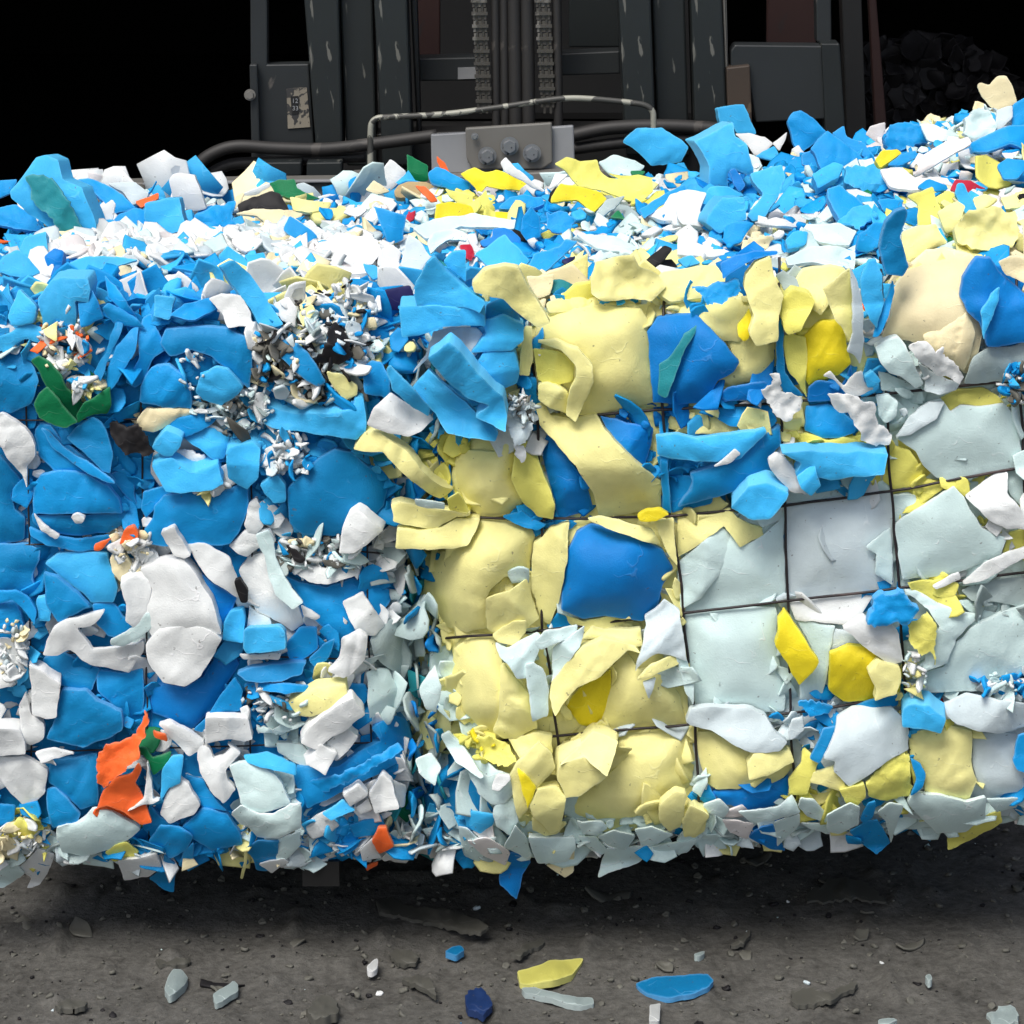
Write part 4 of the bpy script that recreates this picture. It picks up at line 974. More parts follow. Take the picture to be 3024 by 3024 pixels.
# ---------------------------------------------------------------- shredded filling
class Soup:
    def __init__(s): s.v=[]; s.f=[]; s.m=[]; s.t=[]
    def flake(s, c, n, size, colr, rs, thick=.004, asp=1.0, curl=None):
        n = n.normalized()
        a = n.orthogonal().normalized(); b = n.cross(a)
        th = rs.uniform(0, 6.28); u = a*math.cos(th)+b*math.sin(th); w = n.cross(u)
        k = rs.choice([3,4,5,5,6,7]); ph = rs.uniform(0,6.28)
        curl = (rs.uniform(-.5,.8) if curl is None else curl)/max(1,asp)
        corners = []
        for i in range(k):
            t = ph+6.283*(i+rs.uniform(-.25,.25))/k; r = size*.5*rs.uniform(.72,1.1)
            corners.append((math.cos(t)*r*asp, math.sin(t)*r/ (asp**.5)))
        ring = []
        for i in range(k):
            x0,y0 = corners[i]; x1,y1 = corners[(i+1)%k]
            ring.append((x0,y0)); q = rs.uniform(.35,.65); b_ = rs.uniform(.94,1.14)
            ring.append(((x0+(x1-x0)*q)*b_, (y0+(y1-y0)*q)*b_))
        m = len(ring); mi = CK.index(colr); tone = rs.uniform(.84,1.1)
        ang = rs.uniform(.15,1.9)*rs.choice([1,1,-1])*(.3 if curl == 0 else 1)
        R_ = max(size,.01)*max(1,asp)*1.1/ang
        fk = rs.uniform(-.45,.45); tw = rs.uniform(-.5,.5); fo = rs.uniform(-.15,.15)*size; ph2 = rs.uniform(0,6)
        def P(x,y,dz):
            h = fk*abs(y-fo) + tw*x*y/size + .035*size*math.sin(x/size*9+ph2)*math.cos(y/size*7)
            a_ = x/R_; q = R_ - dz - h
            return c+u*(math.sin(a_)*q)+w*y+n*(R_-math.cos(a_)*q)
        b0 = len(s.v)
        for (x,y) in ring: s.v.append(P(x,y,-thick*.25))
        for (x,y) in ring: s.v.append(P(x*.9,y*.9,0))
        for (x,y) in ring: s.v.append(P(x*.5,y*.5,0))
        s.v.append(P(0,0,0))
        for (x,y) in ring: s.v.append(P(x*.97,y*.97,-thick))
        s.v.append(P(0,0,-thick))
        nv = m*4+2
        F_ = []
        for i in range(m):
            j = (i+1)%m
            F_.append((b0+i,b0+j,b0+m+j,b0+m+i)); F_.append((b0+m+i,b0+m+j,b0+2*m+j,b0+2*m+i))
            F_.append((b0+2*m+i,b0+2*m+j,b0+3*m))
            F_.append((b0+3*m+1+i,b0+3*m+1+j,b0+j,b0+i)); F_.append((b0+3*m+1+j,b0+3*m+1+i,b0+nv-1))
        s.f += F_; s.m += [mi]*len(F_); s.t += [tone]*nv
    def build(s, name, parent, label=None):
        o = mesh_obj(name, s.v, s.f, [MAT[k] for k in CK], parent, midx=s.m, smooth=True, tone=s.t)
        o['kind'] = 'stuff'
        if label: o['label'] = label
        return o
rs = random.Random(42)
pf = [p for p in face_p+heap_p]
def near_col(px, py, bale, heap):
    best = []
    for p in pf:
        if p.backing: continue
        if (p.kind == 'heap') != heap and rs.random() < .7: continue
        if p.bale != bale: continue
        d = math.hypot(p.c[0]-px, p.c[1]-py)*rs.uniform(.4,1.6)
        if p.col in 'OGKNRTSE' and rs.random() < .95: continue
        best.append((d, p.col))
    return min(best)[1] if best else 'B'
big = [(p, min(a[0] for a in p.poly), max(a[0] for a in p.poly), min(a[1] for a in p.poly), max(a[1] for a in p.poly)) for p in face_p if p.A > 2500 and not p.backing]
def covered(px, py, m=6):
    for p, x0, x1, y0, y1 in big:
        if x0 < px < x1 and y0 < py < y1 and pip(px, py, p.poly): return True
    return False
bk_ = [p for p in face_p if p.backing]
def backed(px, py): return any(pip(px, py, p.poly) for p in bk_)
S = {'L': Soup(), 'R': Soup()}
def rn(spread, up=0):
    v = Vector((rs.gauss(0,spread), -1, rs.gauss(0,spread)+up)); return v.normalized()
BX = {'L': (-.80,-.165), 'R': (-.09,.80)}
XR = {'L': (-170,1185), 'R': (1250,3190)}
for b in 'LR':
    x0, x1 = XR[b]
    # backing layer right behind the packed face
    py = 860
    while py < 2540:
        px = x0
        while px < x1:
            X = px+rs.uniform(-30,30); Y = py+rs.uniform(-30,30)
            lim = 2530 if b == 'L' else 2490-(px-1500)*.07
            if Y < lim:
                c = hit(X, Y, Vector((0,YF[b]+.016-surf(b,X,Y)*.95,0)), NRM)
                cc = near_col(X, Y, b, False)
                S[b].flake(c, rn(.3), rs.uniform(.06,.10), cc, rs, curl=0)
            px += 78
        py += 74
    # small torn bits wherever no large sheet covers the face
    n = 0; tries = 0
    while n < (900 if b == 'L' else 700) and tries < 9000:
        tries += 1
        X = rs.uniform(x0, x1); Y = rs.uniform(870, 2530 if b == 'L' else 2480-(X-1500)*.07)
        if covered(X, Y) or (backed(X, Y) and rs.random() < .6): continue
        n += 1
        off = rs.uniform(-.014,.016)
        c = hit(X, Y, Vector((0,YF[b]-surf(b,X,Y)-off,0)), NRM)
        s_ = rs.choice([.016,.022,.03,.04,.055])
        S[b].flake(c, rn(.5,.12), s_, near_col(X, Y, b, False), rs, thick=rs.uniform(.0015,.0045), asp=rs.choice([1,1,1.4,1.8]))
# shredder fluff pockets of tiny slivers
def fluff(b, cx, cy, rx, ry, n, cols, lo=.0, hi=.035, smin=.006, smax=.019):
    for _ in range(int(n*.55)):
        a = rs.uniform(0,6.28); r = math.sqrt(rs.random())
        X = cx+rx*r*math.cos(a); Y = cy+ry*r*math.sin(a)
        c = hit(X, Y, Vector((0,YF[b]-surf(b,X,max(Y,900))-rs.uniform(lo,hi),0)), NRM)
        S[b].flake(c, rn(1.2,.3), smin+(smax*1.6-smin)*rs.random()**2.2, rs.choice(cols), rs, thick=rs.uniform(.002,.006), asp=rs.choice([1,1.3,1.8,2.4]))
fluff('L', 930, 1040, 190, 150, 760, 'WWLWLVVWKBMgCVKB', .0, .03, .008, .026)
fluff('L', 1010, 930, 110, 90, 300, 'WWWLKWWBCK')
fluff('L', 190, 1010, 70, 90, 260, 'WWCWYBLWOV')
fluff('L', 560, 1090, 50, 60, 40, 'WWbWL')
fluff('L', 690, 1210, 120, 70, 260, 'WLgMWLgVg')
fluff('L', 850, 1340, 80, 70, 160, 'WWBbWL')
fluff('L', 940, 1640, 120, 50, 260, 'WMWBCWMVg')
fluff('L', 620, 1435, 45, 22, 60, 'WCWYW')
fluff('L', 390, 1630, 50, 60, 80, 'WWCW')
fluff('L', 250, 1145, 50, 30, 60, 'YWCWb')
fluff('L', 40, 1920, 50, 90, 120, 'WWCWL')
fluff('L', 820, 2080, 110, 60, 140, 'WMWBLWV')
fluff('L', 60, 2470, 80, 40, 90, 'WCWYL')
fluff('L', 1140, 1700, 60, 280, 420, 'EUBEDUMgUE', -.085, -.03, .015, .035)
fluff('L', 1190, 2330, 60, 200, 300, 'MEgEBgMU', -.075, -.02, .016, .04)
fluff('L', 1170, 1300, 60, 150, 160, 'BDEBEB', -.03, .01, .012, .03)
fluff('R', 1535, 1205, 40, 40, 110, 'WLLPVL', .04, .06, .006, .013)
fluff('R', 1400, 2210, 60, 40, 50, 'yYyS', .02, .05)
fluff('R', 2960, 2020, 80, 30, 110, 'BbMWB', .0, .03)
fluff('R', 2700, 1990, 40, 60, 60, 'WMWYL', .02, .045)
fluff('R', 3005, 1130, 40, 60, 90, 'BbWVB', .02, .045)
fluff('R', 1260, 2560, 0, 0, 1, 'M')
# torn white foam crumbs lying in a band across the left heap
for cx_, cy_, rx_, ry_, n_ in ((385,735,270,36,200),(960,745,180,60,120),(720,720,160,30,70)):
    for _ in range(n_):
        a = rs.uniform(0,6.28); q = math.sqrt(rs.random()); X = cx_+rx_*q*math.cos(a); Y = cy_+ry_*q*math.sin(a)
        hb = heap_base(X, Y)
        S['L'].flake(hb+Vector((0,0,rs.uniform(-.004,.012))), Vector((rs.gauss(0,.4),rs.gauss(-.5,.4),1)), rs.uniform(.028,.07), rs.choice('WWWWLCWPWMb'), rs, thick=rs.uniform(.003,.009))
# rolling heap of loose shreds along the tops
for b in 'LR':
    x0, x1 = BX[b]; x1 += .03; x0 -= .02
    cols = {'L': 'BBBbbWWWWLMDPCWWBMgU', 'R': 'BBbbWWMMMLWYyCBPM'}[b]
    N_ = 1700 if b == 'L' else 2300
    for i in range(N_):
        x = rs.uniform(x0,x1); y = rs.uniform(-.01,1.0)
        z = topz(x,y) - .028 + rs.uniform(-.012,.018) - (.035*(1-y/.07)**2 if 0 <= y < .07 else (.035 if y < 0 else 0)) - (.05*((y-.92)/.08)**2 if y > .92 else 0)
        big_ = rs.random() < .38
        s_ = rs.uniform(.04,.085) if big_ else rs.uniform(.012,.04)
        n = Vector((rs.gauss(0,.3), rs.gauss(-.3,.32), 1))
        if not big_: z += .012; n = Vector((rs.gauss(0,.5), rs.gauss(-.45,.5), 1))
        # project back to the photo grid to pick the colour that lies around here
        d = Vector((x,y,z))-CAM; zc_ = d.y*cp - d.z*sp; px = 1512+F*d.x/zc_; py = 1512-F*(d.z*cp+d.y*sp)/zc_
        cc = near_col(px, py, b, True) if rs.random() < .5 else rs.choice(cols)
        if not big_ and rs.random() < .025: cc = rs.choice('OKKGRN')
        S[b].flake(Vector((x,y,z)), n, s_, cc, rs, thick=rs.uniform(.002,.005) if rs.random() < .8 else rs.uniform(.008,.016), asp=rs.choice([1,1,1.3,1.6]))
    # ends, back and hanging underside
    for i in range(700):
        y = rs.uniform(0,1.05); z = rs.uniform(.19, topz(x0,y)-.04)
        for xx, sx in ((x0+.01,-1),(x1-.02,1)):
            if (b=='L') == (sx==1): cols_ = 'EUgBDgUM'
            else: cols_ = cols
            S[b].flake(Vector((xx+sx*.014+rs.uniform(-.006,.006),y,z)), Vector((sx,rs.gauss(0,.4),rs.gauss(0,.4))), rs.uniform(.03,.08), rs.choice(cols_), rs)
    for i in range(500):
        S[b].flake(Vector((rs.uniform(x0,x1),1.07,rs.uniform(.2,ZT0))), Vector((rs.gauss(0,.3),1,rs.gauss(0,.3))), rs.uniform(.05,.12), rs.choice(cols), rs)
    for i in range(110):
        x = rs.uniform(x0,x1); y = rs.uniform(0,.10)
        S[b].flake(Vector((x,y+.012,.190+max(0,x-.05)*.075-rs.uniform(-.01,.022))), rn(.45,-.1), rs.uniform(.03,.075), rs.choice({'L':'BUWWMLBCg','R':'MMLWMgMUYP'}[b]), rs, thick=.0025)
    ul = {'L': 'BBBWWMLCBg', 'R': 'MMMLWMBYMg'}[b]
    for i in range(1300):
        x = rs.uniform(x0,x1); y = rs.random()**1.6*.9+.02
        zb = .185+max(0,x-.05)*.075 + (.03*(1-y/.08) if y < .08 else 0)
        S[b].flake(Vector((x,y,zb-rs.uniform(-.012,.018))), Vector((rs.gauss(0,.6),rs.gauss(-.6,.5),-1)), rs.uniform(.025,.075), rs.choice(ul), rs, thick=rs.uniform(.002,.004))
    S[b].build('foam_shreds', BALE[b])
    # packed core
    bm = bmesh.new(); bmesh.ops.create_cube(bm, size=1)
    zt = ZT0-.035; zb = .20+ (.06 if b=='R' else 0)
    for v in bm.verts:
        v.co = Vector(((x0+x1)/2+v.co.x*(x1-x0-.04), .545+v.co.y*(1.0), (zt+zb)/2+v.co.z*(zt-zb)))
    bmesh.ops.bevel(bm, geom=bm.edges[:], offset=.05, segments=4, affect='EDGES', profile=.5)
    bmesh.ops.subdivide_edges(bm, edges=bm.edges[:], cuts=3, use_grid_fill=True)
    for v in bm.verts: v.co += Vector((0,0,1))*.01*noise.noise(v.co*9)
    bm.verts.ensure_lookup_table()
    for i, v in enumerate(bm.verts): v.index = i
    mesh_obj('packed_core', [v.co.copy() for v in bm.verts], [[v.index for v in f.verts] for f in bm.faces], [MAT['B' if b=='L' else 'M']], BALE[b], smooth=True, tone=.6)
    bm.free()

# ---------------------------------------------------------------- baling wire
def tube(pts, r, seg=8, closed_caps=True):
    V=[];Fc=[]; n=len(pts); prev=None
    for i,p in enumerate(pts):
        t = (pts[min(i+1,n-1)]-pts[max(i-1,0)]).normalized()
        if prev is None: a = t.orthogonal().normalized()
        else: a = (prev - t*prev.dot(t)).normalized()
        prev = a; b = t.cross(a); rr = r[i] if isinstance(r,list) else r
        for k in range(seg):
            th = 6.28318*k/seg; V.append(p+a*math.cos(th)*rr+b*math.sin(th)*rr)
    for i in range(n-1):
        for k in range(seg):
            k2=(k+1)%seg; Fc.append((i*seg+k,i*seg+k2,(i+1)*seg+k2,(i+1)*seg+k))
    if closed_caps: Fc.append(tuple(reversed(range(seg)))); Fc.append(tuple((n-1)*seg+k for k in range(seg)))
    return V,Fc
wire_m = metal('black_annealed_wire', (.018,.012,.014), .5, .0, wear=(.05,.03,.03), wamt=.1)
for b, W in (('R', WR), ('L', WL)):
    for wi, w in enumerate(W):
        pts = []
        for i in range(len(w)-1):
            L = math.hypot(w[i+1][0]-w[i][0], w[i+1][1]-w[i][1]); k = max(1,int(L/22))
            for j in range(k):
                t=j/k; X=w[i][0]+(w[i+1][0]-w[i][0])*t; Y=w[i][1]+(w[i+1][1]-w[i][1])*t
                X += 5*noise.noise(Vector((X/120,Y/120,wi))); Y += 3*noise.noise(Vector((X/120,Y/120,wi+30)))
                h = .0092 if b=='R' else .004
                pts.append(hit(X,Y,Vector((0,YF[b]-surf(b,X,Y)-h,0)),NRM))
        V,Fc = tube(pts, .0021 if b=='R' else .0014, 6)
        mesh_obj('baling_wire', V, Fc, [wire_m], BALE[b], smooth=True)

# ================================================================ forklift behind the bales
truck = tag(empty('forklift', (0,1.6,0)), 'dark grey forklift whose mast stands behind the two foam bales', 'forklift')
dark = metal('mast_grey_paint', (.008,.0115,.012), .55, .1, wear=(.09,.09,.08), wamt=.06, scale=60, stretch=.12)
dark2 = metal('scuffed_mast_paint', (.009,.013,.0135), .55, .1, wear=(.12,.12,.105), wamt=.105, scale=60, stretch=.16)
grey = metal('plate_grey_paint', (.017,.0205,.022), .5, .1, wear=(.10,.09,.08), wamt=.04, scale=8)
steel = metal('bare_steel', (.16,.155,.14), .5, .1, wear=(.09,.08,.07), wamt=.08, scale=10)
pale = metal('worn_light_plate', (.27,.28,.29), .5, .1, wear=(.12,.11,.10), wamt=.05, scale=10)
zinc = metal('zinc_bolt', (.30,.31,.32), .3, .6, wear=(.08,.08,.08), wamt=.1, scale=60)
black = metal('greasy_black', (.010,.010,.010), .45, .0, wear=(.03,.03,.03), wamt=.05)
rubber = metal('hose_rubber', (.018,.017,.016), .6, .0, wear=(.05,.045,.04), wamt=.08, scale=20)
redm = metal('dull_red_chassis', (.015,.002,.001), .6, .0, wear=(.01,.004,.004), wamt=.05)
worn = metal('chipped_guard_paint', (.05,.05,.045), .5, .1, wear=(.30,.30,.25), wamt=.225, scale=30)
chainm = metal('greased_chain', (.085,.08,.07), .4, .4, wear=(.2,.19,.17), wamt=.1)
YM = 1.42
def pv(px, py, y): return hit(px, py, Vector((0,y,0)), NRM)
def prism(name, poly, y, d, m, parent=truck, bev=.003):
    if area(poly) < 0: poly = poly[::-1]
    bm = bmesh.new()
    fr = [bm.verts.new(pv(a,b,y)) for a,b in poly]; bk = [bm.verts.new(v.co+Vector((0,d,0))) for v in fr]
    n=len(fr); bm.faces.new(fr); bm.faces.new(bk[::-1])
    for i in range(n): bm.faces.new((fr[(i+1)%n],fr[i],bk[i],bk[(i+1)%n]))
    bmesh.ops.recalc_face_normals(bm, faces=bm.faces[:])
    if bev: bmesh.ops.bevel(bm, geom=bm.edges[:], offset=bev, segments=2, affect='EDGES', profile=.5)
    bm.verts.index_update()
    o = mesh_obj(name, [v.co.copy() for v in bm.verts], [[v.index for v in f.verts] for f in bm.faces], [m], parent)
    bm.free(); return o
UP = -500     # how far above the frame mast members continue (pixels)
def rail(x0t,x1t,x0b,x1b,yb,y,d,m):
    # member continued upward along its own lean
    k0=(x0b-x0t)/yb; k1=(x1b-x1t)/yb
    return prism('mast_rail', [(x0t+k0*UP,UP),(x1t+k1*UP,UP),(x1b+k1*60,yb+60),(x0b+k0*60,yb+60)], y, d, m, bev=.004)
rail(898,1000,932,1012,430,YM,.10,dark2)
rail(1004,1100,1022,1112,430,YM+.03,.10,dark)
rail(1104,1202,1127,1217,430,YM-.01,.10,dark2)
rail(1212,1232,1232,1245,430,YM+.06,.05,black)
rail(1826,1922,1846,1936,400,YM-.01,.10,dark2)
rail(1926,2022,1942,2034,400,YM+.03,.10,dark)
rail(2040,2132,2052,2150,400,YM,.10,dark2)
rail(2134,2146,2148,2156,400,YM+.01,.08,steel)
# left bracket with its opening
prism('side_bracket', [(735,-500),(788,-500),(790,190),(912,188),(930,470),(742,470)], YM+.02, .04, grey)
prism('bracket_rib', [(736,190),(760,190),(768,430),(742,430)], YM-.005, .02, grey)
lab = prism('rating_label', [(846,262),(906,258),(916,375),(850,380)], YM+.0165, .003, pale, bev=0)
lm = lab.data.materials[0] = metal('dirty_label', (.20,.18,.14), .6, 0, wear=(.03,.03,.03), wamt=.22, scale=55)
prism('label_panel', [(858,285),(880,283),(884,335),(862,338)], YM+.0150, .001, black, lab, bev=0)
for (lx, ly, t) in ((866,296,'12'),(867,318,'33')):
    cu = bpy.data.curves.new('label_text','FONT'); cu.body = t; cu.size = .012; cu.extrude = .0003
    ob = bpy.data.objects.new('label_text', cu); col.objects.link(ob); bpy.context.view_layer.update()
    me = bpy.data.meshes.new_from_object(ob); bpy.data.objects.remove(ob)
    o = bpy.data.objects.new('label_text', me); col.objects.link(o); me.materials.append(pale)
    o.parent = lab; o.rotation_euler = (R(90),0,0); o.location = pv(lx-4, ly+8, YM+.0135)-world_loc(lab)
def bolt(px, py, r, y, m, parent=truck, name='bolt'):
    c = pv(px,py,y); bm = bmesh.new()
    bmesh.ops.create_cone(bm, cap_ends=True, segments=6, radius1=r, radius2=r*.92, depth=r*1.1)
    w = bmesh.new()
    vs=[];fs=[]
    rot = Matrix.Rotation(R(90),4,'X')
    for v in bm.verts: vs.append(c + rot@v.co + Vector((0,-r*.5,0)))
    for f in bm.faces: fs.append([v.index for v in f.verts])
    b0=len(vs)
    for k in range(20):
        a=6.28318*k/20
        vs.append(c+Vector((math.cos(a)*r*1.35,0,math.sin(a)*r*1.35))); 
    for k in range(20): vs.append(vs[b0+k]+Vector((0,-r*.18,0)))
    fs.append([b0+20+k for k in range(20)]); 
    for k in range(20): fs.append([b0+k,b0+(k+1)%20,b0+20+(k+1)%20,b0+20+k])
    bm.free(); w.free()
    return mesh_obj(name, vs, fs, [m], parent)
bolt(738,280,.008,YM-.01,steel); bolt(742,512,.010,YM-.05,steel); bolt(826,498,.010,YM-.05,steel)
# cross members, cylinders, hoses, chains
prism('cross_member', [(1236,172),(1425,168),(1425,238),(1240,240)], YM+.16, .06, grey)
prism('cross_member_tag', [(1352,200),(1414,198),(1414,232),(1352,234)], YM+.157, .003, pale, bev=0)
prism('cross_member', [(1645,158),(1830,150),(1832,218),(1648,224)], YM+.16, .06, grey)
prism('cross_member', [(1100,395),(2160,365),(2160,560),(1100,560)], YM+.05, .08, black)
prism('rear_panel', [(1225,-300),(1300,-300),(1300,165),(1225,165)], YM+.45, .02, redm)
prism('rear_panel', [(1680,-300),(1830,-300),(1830,140),(1680,140)], YM+.30, .02, dark)
def chain(xt, xb, yb, y):
    vs=[];fs=[]
    def boxp(a,b,c,d,y0,y1):
        base=len(vs)
        for yy in (y0,y1):
            for q in ((a,c),(b,c),(b,d),(a,d)): vs.append(pv(q[0],q[1],yy) if yy==y0 else pv(q[0],q[1],y0)+Vector((0,y1-y0,0)))
        for f in ((0,1,2,3),(7,6,5,4),(0,4,5,1),(1,5,6,2),(2,6,7,3),(3,7,4,0)): fs.append(tuple(base+i for i in f))
    py=-420
    i=0
    while py < yb:
        x = xt+(xb-xt)*(py/yb)
        boxp(x-20,x-13,py,py+34,y,y+.014); boxp(x+13,x+20,py,py+34,y,y+.014); boxp(x-5,x+5,py,py+34,y+.001,y+.013)
        boxp(x-12.5,x-6,py+20,py+52,y+.003,y+.012); boxp(x+6,x+12.5,py+20,py+52,y+.003,y+.012)
        boxp(x-24,x+24,py+12,py+21,y-.003,y+.004)
        py += 37; i+=1
    mesh_obj('lift_chain', vs, fs, [chainm], truck)
chain(1415,1430,310,YM+.02); chain(1603,1618,295,YM+.02)
def pipe(name, pl, y, r, m, seg=10, sub=8, parent=truck):
    P=[]
    n=len(pl)
    for i in range(n-1):
        p0=pl[max(i-1,0)];p1=pl[i];p2=pl[i+1];p3=pl[min(i+2,n-1)]
        for j in range(sub):
            t=j/sub
            q=[.5*((2*p1[k])+(-p0[k]+p2[k])*t+(2*p0[k]-5*p1[k]+4*p2[k]-p3[k])*t*t+(-p0[k]+3*p1[k]-3*p2[k]+p3[k])*t**3) for k in (0,1)]
            P.append(pv(q[0],q[1],y))
    P.append(pv(pl[-1][0],pl[-1][1],y))
    V,Fc=tube(P,r,seg); return mesh_obj(name,V,Fc,[m],parent,smooth=True)
for xt,xb,r in ((1462,1466,.008),(1488,1492,.008),(1518,1524,.013),(1556,1562,.013),(1644,1650,.009)):
    pipe('hydraulic_hose', [(xt-5,-450),(xt,0),((xt+xb)/2,200),(xb,430)], YM+.03, r, rubber)
pipe('hydraulic_hose', [(566,545),(580,495),(625,455),(700,432),(820,438),(960,440),(1100,425),(1290,400)], YM-.06, .0125, rubber)
pipe('hydraulic_hose', [(610,520),(680,486),(800,478),(940,468),(1080,462)], YM-.04, .011, rubber)
pipe('hydraulic_hose', [(1690,400),(1800,378),(1950,372),(2080,378),(2200,390)], YM-.05, .013, rubber)
pipe('hydraulic_hose', [(1690,440),(1850,420),(2000,410),(2180,420)], YM-.04, .011, rubber)
# guard hoop, square corners softened
pipe('guard_hoop', [(1094,528),(1094,470),(1094,400),(1097,366),(1112,350),(1140,346),(1250,341),(1340,334),(1480,316),(1600,298),(1680,290),(1760,293),(1860,303),(1905,311),(1926,328),(1930,360),(1931,470)], 1.25, .0056, worn, sub=5)
prism('hoop_foot', [(1040,512),(1120,508),(1122,530),(1034,532)], 1.235, .04, steel)
prism('clamp_plate', [(1272,397),(1384,390),(1386,480),(1410,496),(1600,490),(1615,470),(1612,376),(1694,370),(1700,560),(1276,560)], 1.262, .012, pale)
prism('clamp_plate', [(1374,378),(1630,362),(1632,480),(1600,500),(1395,500),(1378,470)], 1.245, .012, steel)
for bx_, by_, br_ in ((1439,460,.0125),(1505,431,.0125),(1571,452,.0125),(1402,403,.005)):
    bolt(bx_, by_, br_, 1.236, zinc)
prism('carriage_bar', [(250,542),(700,533),(1130,528),(1800,500),(1800,640),(250,640)], 1.22, .05, steel)
prism('carriage_lip', [(420,541),(1120,531),(1120,537),(420,547)], 1.205, .02, pale)
prism('foot_block', [(742,480),(890,478),(890,520),(742,524)], YM-.10, .05, dark)
prism('foot_block', [(905,480),(1010,478),(1010,522),(905,524)], YM-.10, .05, dark2)
# right hand box and posts
prism('side_plate', [(2158,150),(2170,132),(2432,135),(2438,352),(2232,362),(2215,260),(2158,200)], YM+.01, .05, grey)
prism('side_plate', [(2145,200),(2215,192),(2222,380),(2150,380)], YM-.01, .05, metal('rusty_brown_bracket',(.050,.036,.026),.6,.2,wear=(.12,.09,.06),wamt=.1))
prism('side_post', [(2425,128),(2480,128),(2500,440),(2440,440)], YM, .06, dark)
prism('side_post', [(2400,-500),(2448,-500),(2456,125),(2412,125)], YM+.05, .05, grey)
prism('rear_panel', [(2268,-300),(2405,-300),(2410,130),(2264,130)], YM+.40, .02, redm)
prism('rear_post', [(2470,-400),(2530,-400),(2560,420),(2500,420)], YM+.25, .05, black)
prism('rear_strip', [(2555,-200),(2572,-200),(2620,380),(2585,380)], YM+.5, .03, redm)
# two fork tines under the bales
for cx, dz in ((945, 0), (2000, .062)):
    c = pv(cx, 2540, .02)
    vs=[Vector((c.x+sx*.028, yy, zz+dz)) for sx in (-1,1) for yy, z0, z1 in ((.03,.125,.165),(.35,.115,.165),(1.35,.10,.165)) for zz in (z0,z1)]
    fs=[]
    # two columns of 6 verts
    def q(s,i,k): return s*6+i*2+k
    for i in range(2):
        fs += [(q(0,i,0),q(0,i+1,0),q(1,i+1,0),q(1,i,0)),(q(0,i,1),q(1,i,1),q(1,i+1,1),q(0,i+1,1)),(q(0,i,0),q(0,i,1),q(0,i+1,1),q(0,i+1,0)),(q(1,i,1),q(1,i,0),q(1,i+1,0),q(1,i+1,1))]
    fs += [(q(0,0,0),q(1,0,0),q(1,0,1),q(0,0,1)),(q(0,2,1),q(1,2,1),q(1,2,0),q(0,2,0))]
    mesh_obj('fork_tine', vs, fs, [black], truck)
# chassis behind the mast and wheels, lost in the dark
def boxw(name, x0,x1,y0,y1,z0,z1,m,parent=None,bev=.02):
    bm=bmesh.new(); bmesh.ops.create_cube(bm,size=1)
    for v in bm.verts: v.co=Vector(((x0+x1)/2+v.co.x*(x1-x0),(y0+y1)/2+v.co.y*(y1-y0),(z0+z1)/2+v.co.z*(z1-z0)))
    if bev: bmesh.ops.bevel(bm,geom=bm.edges[:],offset=bev,segments=2,affect='EDGES',profile=.5)
    bm.verts.index_update()
    o=mesh_obj(name,[v.co.copy() for v in bm.verts],[[v.index for v in f.verts] for f in bm.faces],[m],parent); bm.free(); return o
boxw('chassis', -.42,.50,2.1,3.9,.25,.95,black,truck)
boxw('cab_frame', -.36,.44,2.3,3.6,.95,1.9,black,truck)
for wx in (-.52,.58):
    for wy in (2.2,3.5):
        V=[];Fc=[]
        prof=[(.0,.06),(.12,.07),(.14,.09),(.22,.10),(.27,.09),(.30,.06),(.30,-.06),(.27,-.09),(.22,-.10),(.14,-.09),(.12,-.07),(.0,-.06)]
        for r_,w_ in prof:
            for k in range(24):
                a=6.28318*k/24; V.append(Vector((wx+w_, wy+math.cos(a)*max(r_,.001), .30+math.sin(a)*max(r_,.001))))
        for i in range(len(prof)-1):
            for k in range(24): Fc.append((i*24+k,i*24+(k+1)%24,(i+1)*24+(k+1)%24,(i+1)*24+k))
        mesh_obj('wheel',V,Fc,[rubber],truck,smooth=True)

# ================================================================ shed
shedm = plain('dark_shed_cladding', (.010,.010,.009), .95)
shed = tag(empty('shed', (0,1.25,0)), 'dark open-fronted shed behind the forklift, almost black inside', 'shed')
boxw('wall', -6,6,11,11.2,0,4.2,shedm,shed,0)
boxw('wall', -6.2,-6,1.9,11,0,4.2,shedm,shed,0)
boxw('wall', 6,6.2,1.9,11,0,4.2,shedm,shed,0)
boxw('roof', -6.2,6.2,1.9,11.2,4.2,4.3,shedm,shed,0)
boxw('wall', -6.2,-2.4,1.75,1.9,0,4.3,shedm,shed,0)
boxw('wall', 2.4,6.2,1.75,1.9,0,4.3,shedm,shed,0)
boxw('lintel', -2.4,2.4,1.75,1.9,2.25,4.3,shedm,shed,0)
boxw('floor_slab', -6,6,1.92,11,.002,.02,plain('darkened_shed_floor',(.012,.011,.010),.9),shed,0)  # near-black colour stands in for how little daylight reaches the floor
